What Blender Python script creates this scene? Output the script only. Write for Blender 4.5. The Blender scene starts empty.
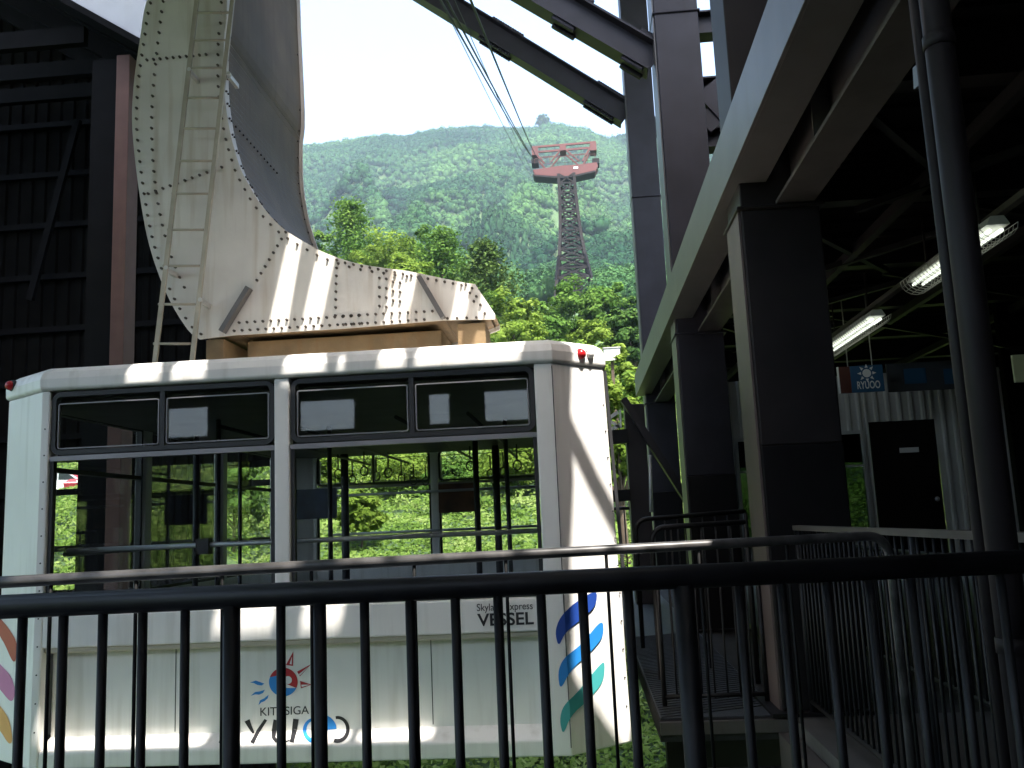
import bpy, bmesh, math, random
import numpy as np
from mathutils import Vector, Matrix, noise as mnoise
R = math.radians
random.seed(7); rng = np.random.default_rng(7)
sc = bpy.context.scene
COL = sc.collection
Z = Vector((0, 0, 1)); X = Vector((1, 0, 0)); Y = Vector((0, 1, 0))

# ------------------------------------------------------------------ camera
EYE = Vector((0, 0, 1.5)); F = 900.0
CR = Matrix.Rotation(R(4.13), 3, 'Z') @ Matrix.Rotation(R(90 + 8.72), 3, 'X') @ Matrix.Rotation(-0.044, 3, 'Z')
cam = bpy.data.cameras.new('camera'); cam.lens = 36 * F / 1024; cam.sensor_width = 36
cam.clip_end = 6000; cam.clip_start = 0.05
co = bpy.data.objects.new('camera', cam); COL.objects.link(co)
co.matrix_world = Matrix.Translation(EYE) @ CR.to_4x4(); sc.camera = co
def ray(px, py): return CR @ Vector(((px - 512) / F, (384 - py) / F, -1))
def P(px, py, y):                       # a point read off the survey at a known distance
    d = ray(px, py); return EYE + d * (y / d.y)
def PX(px, py, x):
    d = ray(px, py); return EYE + d * (x / d.x)
def PN(px, py, p, n):
    d = ray(px, py); return EYE + d * ((Vector(p) - EYE).dot(n) / d.dot(n))

# ------------------------------------------------------------------ materials
def mat(name, col, rough=.5, metal=0., var=.15, scale=3., streak=0., dirt=(.12, .09, .06), bump=0., bscale=40., trans=0., spec=.5):
    m = bpy.data.materials.new(name); m.use_nodes = True; nt = m.node_tree; N = nt.nodes; L = nt.links
    b = N['Principled BSDF']; b.inputs['Roughness'].default_value = rough; b.inputs['Metallic'].default_value = metal
    b.inputs['Specular IOR Level'].default_value = spec
    tc = N.new('ShaderNodeTexCoord')
    n = N.new('ShaderNodeTexNoise'); n.inputs['Scale'].default_value = scale; n.inputs['Detail'].default_value = 6
    L.new(tc.outputs['Object'], n.inputs['Vector'])
    rp = N.new('ShaderNodeValToRGB'); e = rp.color_ramp.elements
    e[0].position = .3; e[1].position = .7
    e[0].color = [max(0, c * (1 - var)) for c in col] + [1]; e[1].color = [min(1, c * (1 + var)) for c in col] + [1]
    L.new(n.outputs['Fac'], rp.inputs['Fac']); out = rp.outputs['Color']
    if streak:
        mp = N.new('ShaderNodeMapping'); mp.inputs['Scale'].default_value = (7, 7, .5)
        L.new(tc.outputs['Object'], mp.inputs['Vector'])
        n2 = N.new('ShaderNodeTexNoise'); n2.inputs['Scale'].default_value = 1.6; n2.inputs['Detail'].default_value = 5
        L.new(mp.outputs['Vector'], n2.inputs['Vector'])
        r2 = N.new('ShaderNodeValToRGB'); r2.color_ramp.elements[0].position = .5; r2.color_ramp.elements[1].position = .8
        r2.color_ramp.elements[1].color = (streak, streak, streak, 1)
        L.new(n2.outputs['Fac'], r2.inputs['Fac'])
        mx = N.new('ShaderNodeMixRGB'); mx.inputs['Color2'].default_value = (*dirt, 1)
        L.new(r2.outputs['Color'], mx.inputs['Fac']); L.new(out, mx.inputs['Color1']); out = mx.outputs['Color']
    L.new(out, b.inputs['Base Color'])
    if bump:
        n3 = N.new('ShaderNodeTexNoise'); n3.inputs['Scale'].default_value = bscale; n3.inputs['Detail'].default_value = 4
        L.new(tc.outputs['Object'], n3.inputs['Vector'])
        bp = N.new('ShaderNodeBump'); bp.inputs['Strength'].default_value = bump; bp.inputs['Distance'].default_value = .01
        L.new(n3.outputs['Fac'], bp.inputs['Height']); L.new(bp.outputs['Normal'], b.inputs['Normal'])
    return m

def leafmat(name, c0, c1, c2, trans=.3, nscale=.35, nk=1.6, rk=.5):
    m = bpy.data.materials.new(name); m.use_nodes = True; nt = m.node_tree; N = nt.nodes; L = nt.links
    N.remove(N['Principled BSDF']); o = N['Material Output']
    g = N.new('ShaderNodeNewGeometry'); tc = N.new('ShaderNodeTexCoord')
    n = N.new('ShaderNodeTexNoise'); n.inputs['Scale'].default_value = nscale; n.inputs['Detail'].default_value = 3
    L.new(tc.outputs['Object'], n.inputs['Vector'])
    ad = N.new('ShaderNodeMath'); ad.operation = 'MULTIPLY_ADD'; ad.inputs[1].default_value = rk
    L.new(g.outputs['Random Per Island'], ad.inputs[0]); 
    sb = N.new('ShaderNodeMath'); sb.operation = 'MULTIPLY_ADD'; sb.inputs[1].default_value = nk; sb.inputs[2].default_value = .5 - rk / 2 - nk / 2
    L.new(n.outputs['Fac'], sb.inputs[0]); L.new(sb.outputs[0], ad.inputs[2])
    rp = N.new('ShaderNodeValToRGB'); e = rp.color_ramp.elements
    e[0].position = .1; e[0].color = (*c0, 1); e[1].position = .9; e[1].color = (*c2, 1)
    k = e.new(.5); k.color = (*c1, 1)
    L.new(ad.outputs[0], rp.inputs['Fac'])
    d = N.new('ShaderNodeBsdfDiffuse'); t = N.new('ShaderNodeBsdfTranslucent'); mx = N.new('ShaderNodeMixShader')
    mx.inputs[0].default_value = trans
    L.new(rp.outputs['Color'], d.inputs['Color']); L.new(rp.outputs['Color'], t.inputs['Color'])
    L.new(d.outputs[0], mx.inputs[1]); L.new(t.outputs[0], mx.inputs[2]); L.new(mx.outputs[0], o.inputs['Surface'])
    return m

def glassmat(name, tint, ior=1.45):
    m = bpy.data.materials.new(name); m.use_nodes = True; nt = m.node_tree; N = nt.nodes; L = nt.links
    N.remove(N['Principled BSDF']); o = N['Material Output']
    t = N.new('ShaderNodeBsdfTransparent'); t.inputs['Color'].default_value = (*tint, 1)
    g = N.new('ShaderNodeBsdfGlossy'); g.inputs['Roughness'].default_value = .02
    f = N.new('ShaderNodeFresnel'); gm = N.new('ShaderNodeNewGeometry'); mr = N.new('ShaderNodeMapRange')   # thin pane: both faces reflect alike
    mr.inputs['To Min'].default_value = ior; mr.inputs['To Max'].default_value = 1 / ior
    L.new(gm.outputs['Backfacing'], mr.inputs['Value']); L.new(mr.outputs[0], f.inputs['IOR'])
    mx = N.new('ShaderNodeMixShader')
    L.new(f.outputs[0], mx.inputs[0]); L.new(t.outputs[0], mx.inputs[1]); L.new(g.outputs[0], mx.inputs[2])
    L.new(mx.outputs[0], o.inputs['Surface']); return m

def emit(name, col, s):
    m = bpy.data.materials.new(name); m.use_nodes = True; b = m.node_tree.nodes['Principled BSDF']
    b.inputs['Base Color'].default_value = (.8, .8, .8, 1)
    b.inputs['Emission Color'].default_value = (*col, 1); b.inputs['Emission Strength'].default_value = s
    return m

WHITE = mat('white_paint', (.81, .785, .75), .42, var=.05, scale=1.8, streak=.42, dirt=(.40, .36, .29))
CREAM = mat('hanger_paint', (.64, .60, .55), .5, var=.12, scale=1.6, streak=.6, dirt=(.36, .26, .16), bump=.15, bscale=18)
WINF = mat('window_frame_paint', (.45, .46, .45), .5, var=.08)
HRAIL = mat('handrail_paint', (.42, .43, .44), .3, .3, var=.05)
TRANS = mat('transom_metal', (.25, .24, .25), .4, .3, var=.1)
LADM = mat('ladder_paint', (.36, .32, .25), .5, .1, var=.15, scale=6)
CREAM_SHADE = mat('hanger_inner_shade', (.115, .083, .052), .6, var=.22, scale=1.6, streak=.5, dirt=(.05, .038, .026), spec=0.2)  # hanger paint darkened: shade on the inner flange put into the colour
TAN = mat('rusty_primer', (.23, .155, .078), .7, var=.35, scale=2.5, streak=.5, dirt=(.25, .12, .04), bump=.3)
BOLT = mat('shaded_bolt_head', (.06, .045, .035), .6, var=.3, scale=20)  # bolt heads darkened, their shadow put into the colour
GALV = mat('galvanised', (.50, .49, .46), .45, .3, var=.12, scale=8)
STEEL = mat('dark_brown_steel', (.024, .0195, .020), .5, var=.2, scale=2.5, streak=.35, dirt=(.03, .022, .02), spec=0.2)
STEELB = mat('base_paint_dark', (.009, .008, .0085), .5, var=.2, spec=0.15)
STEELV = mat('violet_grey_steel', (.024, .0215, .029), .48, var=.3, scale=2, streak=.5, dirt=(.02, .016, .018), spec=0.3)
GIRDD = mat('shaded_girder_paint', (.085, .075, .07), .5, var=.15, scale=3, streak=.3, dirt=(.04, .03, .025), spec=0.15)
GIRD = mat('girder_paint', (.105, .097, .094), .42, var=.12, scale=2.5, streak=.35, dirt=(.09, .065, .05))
PINKB = mat('pinkish_paint', (.115, .085, .08), .55, var=.12, streak=.3)
REDB = mat('red_brown_paint', (.10, .053, .045), .6, var=.12, streak=.2, spec=0.15)
BLACK = mat('black_rail_paint', (.009, .009, .0105), .48, var=.5, scale=9, spec=.32)
BLACKR = mat('worn_black_paint', (.008, .0078, .0078), .6, var=.4, scale=10, spec=.15)
WORN = mat('worn_rail_paint', (.062, .058, .056), .38, var=.6, scale=9)
RUBBER = mat('window_rubber', (.02, .02, .022), .55, var=.2)
ALU = mat('aluminium', (.55, .56, .57), .35, .8, var=.06)
DARKIN = mat('dark_interior', (.07, .07, .075), .6, var=.2, spec=0.2)
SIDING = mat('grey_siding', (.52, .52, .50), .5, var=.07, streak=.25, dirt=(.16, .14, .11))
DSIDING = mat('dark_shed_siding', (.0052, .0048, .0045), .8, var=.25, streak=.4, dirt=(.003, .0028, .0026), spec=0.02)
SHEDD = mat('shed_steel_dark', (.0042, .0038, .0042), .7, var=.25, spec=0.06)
FASC = mat('pale_fascia', (.36, .36, .38), .5, var=.05, streak=.2, dirt=(.3, .28, .26))
DOORM = mat('dark_door_paint', (.011, .009, .0085), .4, var=.15, spec=0.15)
DARKDECK = mat('grimy_deck', (.032, .030, .030), .8, var=.3, scale=3, bump=.3, spec=.15)
CONCL = mat('pale_concrete', (.24, .225, .215), .85, var=.2, scale=1.2, bump=.3)
CONC = mat('concrete', (.085, .082, .078), .85, var=.2, scale=1.5, bump=.4, bscale=25, spec=0.2)
GRATE = mat('grating_steel', (.045, .047, .05), .5, .4, var=.25, scale=14, bump=.6, bscale=60)
DECK = mat('roof_deck', (.026, .024, .023), .7, var=.2, streak=.3, dirt=(.03, .025, .02), spec=0.1)
ROOFT = mat('roof_sheet', (.45, .45, .45), .6, var=.1)
GROUND = mat('grassy_soil', (.040, .078, .022), .95, var=.45, scale=.8, bump=.8, bscale=6)
TOWR = mat('red_oxide_paint', (.075, .0095, .008), .55, var=.15, scale=.6, streak=.3, dirt=(.12, .04, .03))
TOWD = mat('weathered_lattice', (.007, .0045, .0045), .6, var=.35, scale=.5, spec=0.2)
ROPE = mat('rope_steel', (.022, .022, .023), .6, spec=.2)
BARK = mat('bark', (.09, .065, .045), .9, var=.3, bump=.6, bscale=8)
GLASS = glassmat('window_glass', (.945, .955, .955), 1.45)
GLASSD = glassmat('tinted_glass', (.15, .19, .17), 1.55)
C_RED = mat('decal_red', (.42, .02, .03), .4, var=.03); C_BLUE = mat('decal_blue', (.025, .22, .60), .4, var=.03)
C_NAVY = mat('decal_navy', (.018, .06, .30), .4, var=.03); C_TEAL = mat('decal_teal', (.06, .36, .36), .4, var=.03)
C_PINK = mat('decal_pink', (.55, .14, .36), .4, var=.03); C_ORNG = mat('decal_orange', (.72, .33, .10), .4, var=.03)
C_BLK = mat('decal_black', (.018, .017, .020), .4, var=.03); C_WHT = mat('decal_white', (.74, .74, .74), .4, var=.02)
C_TAN = mat('trim_tan', (.52, .46, .36), .6, var=.1)
LAMPR = mat('red_lamp_lens', (.45, .015, .02), .2, var=.05); LAMPW = mat('white_lamp_lens', (.72, .72, .70), .2, var=.05)
POSTA = mat('poster_night', (.035, .045, .07), .35, var=.6, scale=3); POSTB = mat('poster_sunset', (.10, .045, .025), .35, var=.7, scale=3)
SIGNB = mat('sign_blue', (.02, .085, .18), .5, var=.05); SIGNR = mat('sign_red_brown', (.08, .022, .016), .5, var=.05)
BANN = mat('banner_dark', (.045, .05, .06), .6, var=.2); YEL = mat('sign_pale_yellow', (.60, .62, .36), .5, var=.04)
CARW = mat('car_silver_white', (.62, .64, .66), .25, var=.02); CARR = mat('car_dark_red', (.26, .03, .04), .25, var=.02)
CARG = mat('car_glass', (.03, .04, .045), .1, var=.05); TYRE = mat('tyre_rubber', (.02, .02, .02), .8)
TUBE = emit('fluorescent_tube', (.90, 1.0, .84), .36)

# ------------------------------------------------------------------ mesh builder
WL = {}
class MB:
    def __init__(s): s.v = []; s.f = []; s.m = []; s.s = []
    def add(s, vs, fs, m=0, smooth=False):
        o = len(s.v); s.v += [tuple(v) for v in vs]
        for f in fs: s.f.append([i + o for i in f]); s.m.append(m); s.s.append(smooth)
        return s
    def box(s, x0, x1, y0, y1, z0, z1, m=0):
        return s.add([(x0,y0,z0),(x1,y0,z0),(x1,y1,z0),(x0,y1,z0),(x0,y0,z1),(x1,y0,z1),(x1,y1,z1),(x0,y1,z1)],
                     [(3,2,1,0),(4,5,6,7),(0,1,5,4),(1,2,6,5),(2,3,7,6),(3,0,4,7)], m)
    def bar(s, p0, p1, w, h, up=Z, m=0):
        p0 = Vector(p0); p1 = Vector(p1); d = (p1 - p0).normalized()
        if abs(d.dot(up)) > .98: up = Y
        r = d.cross(up).normalized(); u = r.cross(d)
        vs = [p + r * a * w / 2 + u * b * h / 2 for p in (p0, p1) for a, b in ((-1,-1),(1,-1),(1,1),(-1,1))]
        return s.add(vs, [(0,1,2,3),(7,6,5,4),(0,4,5,1),(1,5,6,2),(2,6,7,3),(3,7,4,0)], m)
    def ibeam(s, p0, p1, h, w, tf=.025, tw=.02, up=Z, m=0):
        p0 = Vector(p0); p1 = Vector(p1); d = (p1 - p0).normalized(); r = d.cross(up).normalized(); u = r.cross(d)
        s.bar(p0, p1, tw, h - 2 * tf, up, m)
        for k in (-1, 1): s.bar(p0 + u * k * (h - tf) / 2, p1 + u * k * (h - tf) / 2, w, tf, up, m)
        return s
    def tube(s, pts, r, n=10, m=0, cap=True):
        pts = [Vector(p) for p in pts]; rings = []
        up = None
        for i, p in enumerate(pts):
            d = (pts[min(i + 1, len(pts) - 1)] - pts[max(i - 1, 0)]).normalized()
            if up is None: up = X if abs(d.x) < .9 else Y
            a = d.cross(up).normalized(); b = d.cross(a).normalized(); up = -b if abs(d.cross(b).length) > .1 else up
            up = a.cross(d)
            rr = r[i] if isinstance(r, (list, tuple)) else r
            rings.append([p + (a * math.cos(2*math.pi*k/n) + b * math.sin(2*math.pi*k/n)) * rr for k in range(n)])
        vs = [v for q in rings for v in q]; fs = []
        for i in range(len(pts) - 1):
            for k in range(n): fs.append((i*n+k, i*n+(k+1)%n, (i+1)*n+(k+1)%n, (i+1)*n+k))
        s.add(vs, fs, m, True)
        if cap: s.add(rings[0], [tuple(range(n))[::-1]], m); s.add(rings[-1], [tuple(range(n))], m)
        return s
    def prism(s, poly, vec, m=0, side=None):
        n = len(poly); vec = Vector(vec); a = [Vector(p) for p in poly]; b = [p + vec for p in a]
        s.add(a + b, [tuple(range(n))], m); s.add(b, [tuple(range(n))[::-1]], m)
        return s.add(a + b, [(i, (i+1)%n, (i+1)%n + n, i + n) for i in range(n)], m if side is None else side)
    def loft(s, loops, m=0, cap0=True, cap1=True):
        n = len(loops[0]); vs = [v for l in loops for v in l]
        s.add(vs, [(i*n+k, i*n+(k+1)%n, (i+1)*n+(k+1)%n, (i+1)*n+k) for i in range(len(loops)-1) for k in range(n)], m)
        if cap0: s.add(loops[0], [tuple(range(n))[::-1]], m)
        if cap1: s.add(loops[-1], [tuple(range(n))], m)
        return s
    def ball(s, c, r, n=10, sc_=(1, 1, 1), m=0):
        c = Vector(c); vs = []; fs = []; k = n // 2
        for i in range(k + 1):
            t = math.pi * i / k
            for j in range(n):
                a = 2 * math.pi * j / n
                vs.append(c + Vector((math.sin(t)*math.cos(a)*sc_[0], math.sin(t)*math.sin(a)*sc_[1], math.cos(t)*sc_[2])) * r)
        for i in range(k):
            for j in range(n): fs.append((i*n+j, (i+1)*n+j, (i+1)*n+(j+1)%n, i*n+(j+1)%n))
        return s.add(vs, fs, m, True)
    def build(s, name, mats, parent=None, bevel=0, fix=True):
        off = WL.get(parent.name, Vector()) if parent else Vector()
        me = bpy.data.meshes.new(name)
        me.from_pydata([(v[0]-off.x, v[1]-off.y, v[2]-off.z) for v in s.v], [], s.f)
        for m in (mats if isinstance(mats, (list, tuple)) else [mats]): me.materials.append(m)
        me.polygons.foreach_set('material_index', s.m); me.polygons.foreach_set('use_smooth', s.s)
        if fix:
            bm = bmesh.new(); bm.from_mesh(me); bmesh.ops.remove_doubles(bm, verts=bm.verts, dist=1e-5)
            bmesh.ops.recalc_face_normals(bm, faces=bm.faces); bm.to_mesh(me); bm.free()
        me.update()
        o = bpy.data.objects.new(name, me); COL.objects.link(o)
        if parent: o.parent = parent
        WL[o.name] = off
        if bevel:
            b = o.modifiers.new('bevel', 'BEVEL'); b.width = bevel; b.segments = 2; b.limit_method = 'ANGLE'; b.angle_limit = R(40)
            b.harden_normals = False
        return o

def tag(o, label=None, cat=None, group=None, kind=None):
    if label: o['label'] = label
    if cat: o['category'] = cat
    if group: o['group'] = group
    if kind: o['kind'] = kind
    return o
def thing(name, loc, label, cat, group=None):
    o = bpy.data.objects.new(name, None); COL.objects.link(o); o.location = loc; o.empty_display_size = .2
    WL[o.name] = Vector(loc); return tag(o, label, cat, group)
def struct(o): o['kind'] = 'structure'; return o
def dup(o, parent=None, shift=None):
    c = o.copy(); COL.objects.link(c); WL[c.name] = WL[o.name]
    c.parent = parent if parent else o.parent
    if shift: c.location = Vector(o.location) + Vector(shift)
    return c
def arc(c, r, a0, a1, u, v, n=7):
    return [Vector(c) + (u * math.cos(a0+(a1-a0)*i/n) + v * math.sin(a0+(a1-a0)*i/n)) * r for i in range(n+1)]
def inset(poly, d):            # poly: list of (x, y), convex, counter-clockwise
    n = len(poly); out = []
    for i in range(n):
        a, b, c = Vector(poly[i-1]), Vector(poly[i]), Vector(poly[(i+1) % n])
        e1 = (b - a).normalized(); e2 = (c - b).normalized()
        n1 = Vector((-e1.y, e1.x)); n2 = Vector((-e2.y, e2.x))
        out.append(b + (n1 + n2) * (d / (1 + n1.dot(n2))))
    return out
def rrect(x0, x1, z0, z1, r, y, n=5):
    pts = []
    for cx, cz, a in ((x1-r, z1-r, 0), (x0+r, z1-r, 90), (x0+r, z0+r, 180), (x1-r, z0+r, 270)):
        for i in range(n + 1):
            t = R(a + 90 * i / n); pts.append(Vector((cx + r*math.cos(t), y, cz + r*math.sin(t))))
    return pts
def rframe(mb, x0, x1, z0, z1, t, r, y0, y1, m=0):
    a0 = rrect(x0, x1, z0, z1, r, y0); b0 = rrect(x0+t, x1-t, z0+t, z1-t, max(r-t, .005), y0)
    a1 = [p + Y*(y1-y0) for p in a0]; b1 = [p + Y*(y1-y0) for p in b0]; n = len(a0)
    q = lambda i, j: [(i*n+k, i*n+(k+1)%n, j*n+(k+1)%n, j*n+k) for k in range(n)]
    mb.add(a0 + b0 + b1 + a1, q(0, 1) + q(1, 2) + q(2, 3) + q(3, 0), m)
def textmesh(body, size, bold=0.):
    c = bpy.data.curves.new('t', 'FONT'); c.body = body; c.size = size; c.align_x = 'LEFT'; c.offset = bold; c.resolution_u = 6
    o = bpy.data.objects.new('t', c); COL.objects.link(o)
    dg = bpy.context.evaluated_depsgraph_get(); me = bpy.data.meshes.new_from_object(o.evaluated_get(dg))
    vs = [v.co.copy() for v in me.vertices]; fs = [tuple(p.vertices) for p in me.polygons]
    bpy.data.objects.remove(o); bpy.data.meshes.remove(me); return vs, fs
def put_text(mb, body, p0, width, height, bold=0., m=0, right=X, up=Z, shear=0.):
    vs, fs = textmesh(body, 1, bold)
    x0 = min(v.x for v in vs); x1 = max(v.x for v in vs); y0 = min(v.y for v in vs); y1 = max(v.y for v in vs)
    mb.add([Vector(p0) + right*((v.x-x0)/(x1-x0)*width + shear*(v.y-y0)) + up*((v.y-y0)/(y1-y0)*height) for v in vs], fs, m)

# ------------------------------------------------------------------ light
S = Vector((.20, -.42, .88)).normalized()
w = bpy.data.worlds.new('World'); sc.world = w; w.use_nodes = True
bg = w.node_tree.nodes['Background']; sk = w.node_tree.nodes.new('ShaderNodeTexSky'); sk.sky_type = 'NISHITA'; sk.sun_disc = False
sk.sun_elevation = math.asin(S.z); sk.sun_rotation = math.atan2(S.x, S.y); sk.air_density = 1.0; sk.dust_density = 4.0; sk.ozone_density = 1.0
w.node_tree.links.new(sk.outputs[0], bg.inputs[0]); bg.inputs[1].default_value = .145
sl = bpy.data.lights.new('sun', 'SUN'); sl.energy = 3.2; sl.angle = R(.5); sl.color = (1, .955, .88)
so = bpy.data.objects.new('sun', sl); COL.objects.link(so); so.rotation_euler = S.to_track_quat('Z', 'Y').to_euler(); so.location = (0, -30, 60)
sc.view_settings.view_transform = 'Standard'; sc.view_settings.look = 'None'; sc.view_settings.gamma = 1
sc.view_settings.exposure = 2.3
sc.cycles.max_bounces = 8; sc.cycles.diffuse_bounces = 4; sc.cycles.transparent_max_bounces = 16; sc.cycles.volume_bounces = 0
sc.cycles.use_denoising = True; sc.cycles.caustics_reflective = False; sc.cycles.caustics_refractive = False
sc.cycles.sample_clamp_indirect = 6

# ------------------------------------------------------------------ terrain
def fbm(x, y, s, o=4):
    return mnoise.fractal(Vector((x * s, y * s, 3.7)), 1.0, 2.0, o)
PROF = [(0, -5), (19, -5), (23, -3.5), (28, .0), (34, 1.3), (42, 2.3), (50, 4.2), (60, 8), (80, 16), (110, 26), (150, 37.5), (200, 52)]
RIDGE = [(-80, 200), (0, 165), (306, 137), (340, 133), (370, 130), (392, 133), (420, 127), (450, 125), (480, 126), (510, 128), (530, 127), (545, 124), (565, 127),
         (585, 132), (605, 143), (622, 141), (640, 133), (680, 118), (700, 108), (725, 104), (780, 100), (1100, 120)]
def interp(t, x):
    if x <= t[0][0]: return t[0][1]
    for (a, b), (c, d) in zip(t, t[1:]):
        if x <= c: return b + (d - b) * (x - a) / (c - a)
    return t[-1][1]
YR = 950.0
def lat2px(l):                       # column where the ridge of a given bearing meets the picture at mid height
    return 577 + l * F - .044 * 392
SPURS = [([(300, 160), (350, 188), (400, 228), (440, 262)], 30), ([(462, 232), (500, 205), (545, 186), (600, 170)], 28), ([(340, 172), (380, 158), (420, 150)], 22), ([(560, 240), (600, 215), (640, 200)], 20), ([(440, 172), (480, 160), (520, 156)], 18)]
def spur_height(px, t, tr):
    z = 0
    for pl, amp in SPURS:
        if px < pl[0][0] - 40 or px > pl[-1][0] + 40: continue
        py = interp(pl, px); tan = (519 - py - .044 * (px - 577)) / F
        k = min(.98, max(.02, (tan - .2525) / max(.02, tr - .2525))); tc = 1 - (1 - k) ** (1 / 1.55)
        e = min(1, (px - pl[0][0] + 40) / 60, (pl[-1][0] + 40 - px) / 60); q = t - tc
        g = math.exp(-(q / .16) ** 2) if q < 0 else math.exp(-(q / .05) ** 2) - .75 * (math.exp(-((q - .10) / .06) ** 2) - math.exp(-(.10 / .06) ** 2) * math.exp(-(q / .05) ** 2))
        z += amp * e * g
    return z
def terrain(x, y):
    if y < 200:
        z = interp(PROF, y)
        z += (fbm(x, y, .06, 3) * .8 + fbm(x, y, .25, 2) * .25) * min(1, max(0, (y - 22) / 15)) * min(1, 3 / max(1, y / 30))
        if y > 26: z += max(0, -x - 4) * -.03
        return z
    l = x / y; px = lat2px(l)
    up = (519 - interp(RIDGE, px)) - .044 * (px - 577) + 12
    tr = up / F
    t = min(1, (y - 200) / (YR - 200)); 
    tan = .2525 + (tr - .2525) * (1 - (1 - t) ** 1.55)
    z = 1.5 + y * tan
    a = math.sin(math.pi * min(1, t)) ** .8 * (1 - .75 * t) * 1.35 if t < 1 else 0
    u = x * .8 + y * .55; v = -x * .55 + y * .8
    rd = 1 - abs(fbm(u * .55, v * 1.7, .0056, 2)) * 2.0
    rd2 = 1 - abs(fbm(u * 1.6 + 500, v * .8, .009, 2)) * 2.0
    z += a * (58 * (rd - 1) + 18 * (rd2 - 1)) * min(1, .35 + (y - 200) / 500)
    if t < 1: z += spur_height(px, t, tr) * min(1, (1 - t) * 5) * min(1, .35 + t * 1.2)
    if y > YR: z -= (y - YR) * .35
    return z
gx = list(np.linspace(-60, 60, 61)); ys = [-60, -30, -12] + list(np.arange(0, 20, 4)) + list(np.arange(20, 80, 1.5)) + list(np.arange(80, 200, 5)) + list(np.arange(200, 1000, 13)) + [1040, 1150, 1400]
vs = []; fs = []; nx = 91
for y in ys:
    half = max(70, .75 * y)
    for i in range(nx):
        x = -half + 2 * half * i / (nx - 1)
        vs.append((x, y, terrain(x, y)))
for j in range(len(ys) - 1):
    for i in range(nx - 1): fs.append((j*nx+i, j*nx+i+1, (j+1)*nx+i+1, (j+1)*nx+i))
# the far rim: one sheet running on to the horizon
k = len(vs); vs += [(-5000, -5000, -5.5), (5000, -5000, -5.5), (5000, 5000, -60), (-5000, 5000, -60)]
mb = MB(); mb.add(vs, fs, 0, True)
b0 = list(range(nx)); r0 = [j*nx+nx-1 for j in range(len(ys))]; t0 = [(len(ys)-1)*nx+i for i in range(nx)][::-1]; l0 = [j*nx for j in range(len(ys))][::-1]
for edge, (c0, c1) in ((b0, (k, k+1)), (r0, (k+1, k+2)), (t0, (k+2, k+3)), (l0, (k+3, k))):
    h = len(edge) // 2
    f2 = [(edge[i+1], edge[i], c0 if i < h else c1) for i in range(len(edge)-1)] + [(edge[h], c0, c1)]
    for f in f2: mb.f.append(list(f)); mb.m.append(0); mb.s.append(True)
struct(mb.build('ground', GROUND))

# ------------------------------------------------------------------ leaf tools
def mesh_np(name, V, Fq, mats, midx=None):
    me = bpy.data.meshes.new(name); n = len(Fq); k = Fq.shape[1]
    me.vertices.add(len(V)); me.vertices.foreach_set('co', V.astype(np.float32).ravel())
    me.loops.add(n * k); me.loops.foreach_set('vertex_index', Fq.astype(np.int32).ravel())
    me.polygons.add(n); me.polygons.foreach_set('loop_start', np.arange(0, n*k, k, dtype=np.int32))
    try: me.polygons.foreach_set('loop_total', np.full(n, k, dtype=np.int32))
    except Exception: pass
    for m in mats: me.materials.append(m)
    if midx is not None: me.polygons.foreach_set('material_index', midx.astype(np.int32))
    me.update(calc_edges=True); return me
def leaf_quads(C, Nrm, size):
    n = len(C); t = rng.normal(size=(n, 3)); Nrm = Nrm / np.linalg.norm(Nrm, axis=1)[:, None]
    t -= (t * Nrm).sum(1)[:, None] * Nrm; t /= np.linalg.norm(t, axis=1)[:, None]; b = np.cross(Nrm, t)
    s = size[:, None]; V = np.stack([C - t*s*.6, C + b*s*.34, C + t*s*.6, C - b*s*.34], 1).reshape(-1, 3)
    return V, np.arange(n * 4).reshape(-1, 4)

LEAF_D = leafmat('leaf_dark_pine', (.020, .042, .012), (.035, .075, .018), (.075, .13, .03), .2)
LEAF_P = leafmat('leaf_pine', (.030, .058, .016), (.055, .095, .024), (.095, .14, .04), .2)
LEAF_M = leafmat('leaf_mid', (.036, .082, .016), (.070, .140, .026), (.125, .205, .042), .35)
LEAF_L = leafmat('leaf_light', (.07, .122, .018), (.13, .20, .03), (.20, .27, .055), .4)
LEAF_F = leafmat('leaf_forest', (.012, .042, .020), (.032, .084, .034), (.072, .148, .048), .15, .0075, 2.6, .32)

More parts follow.
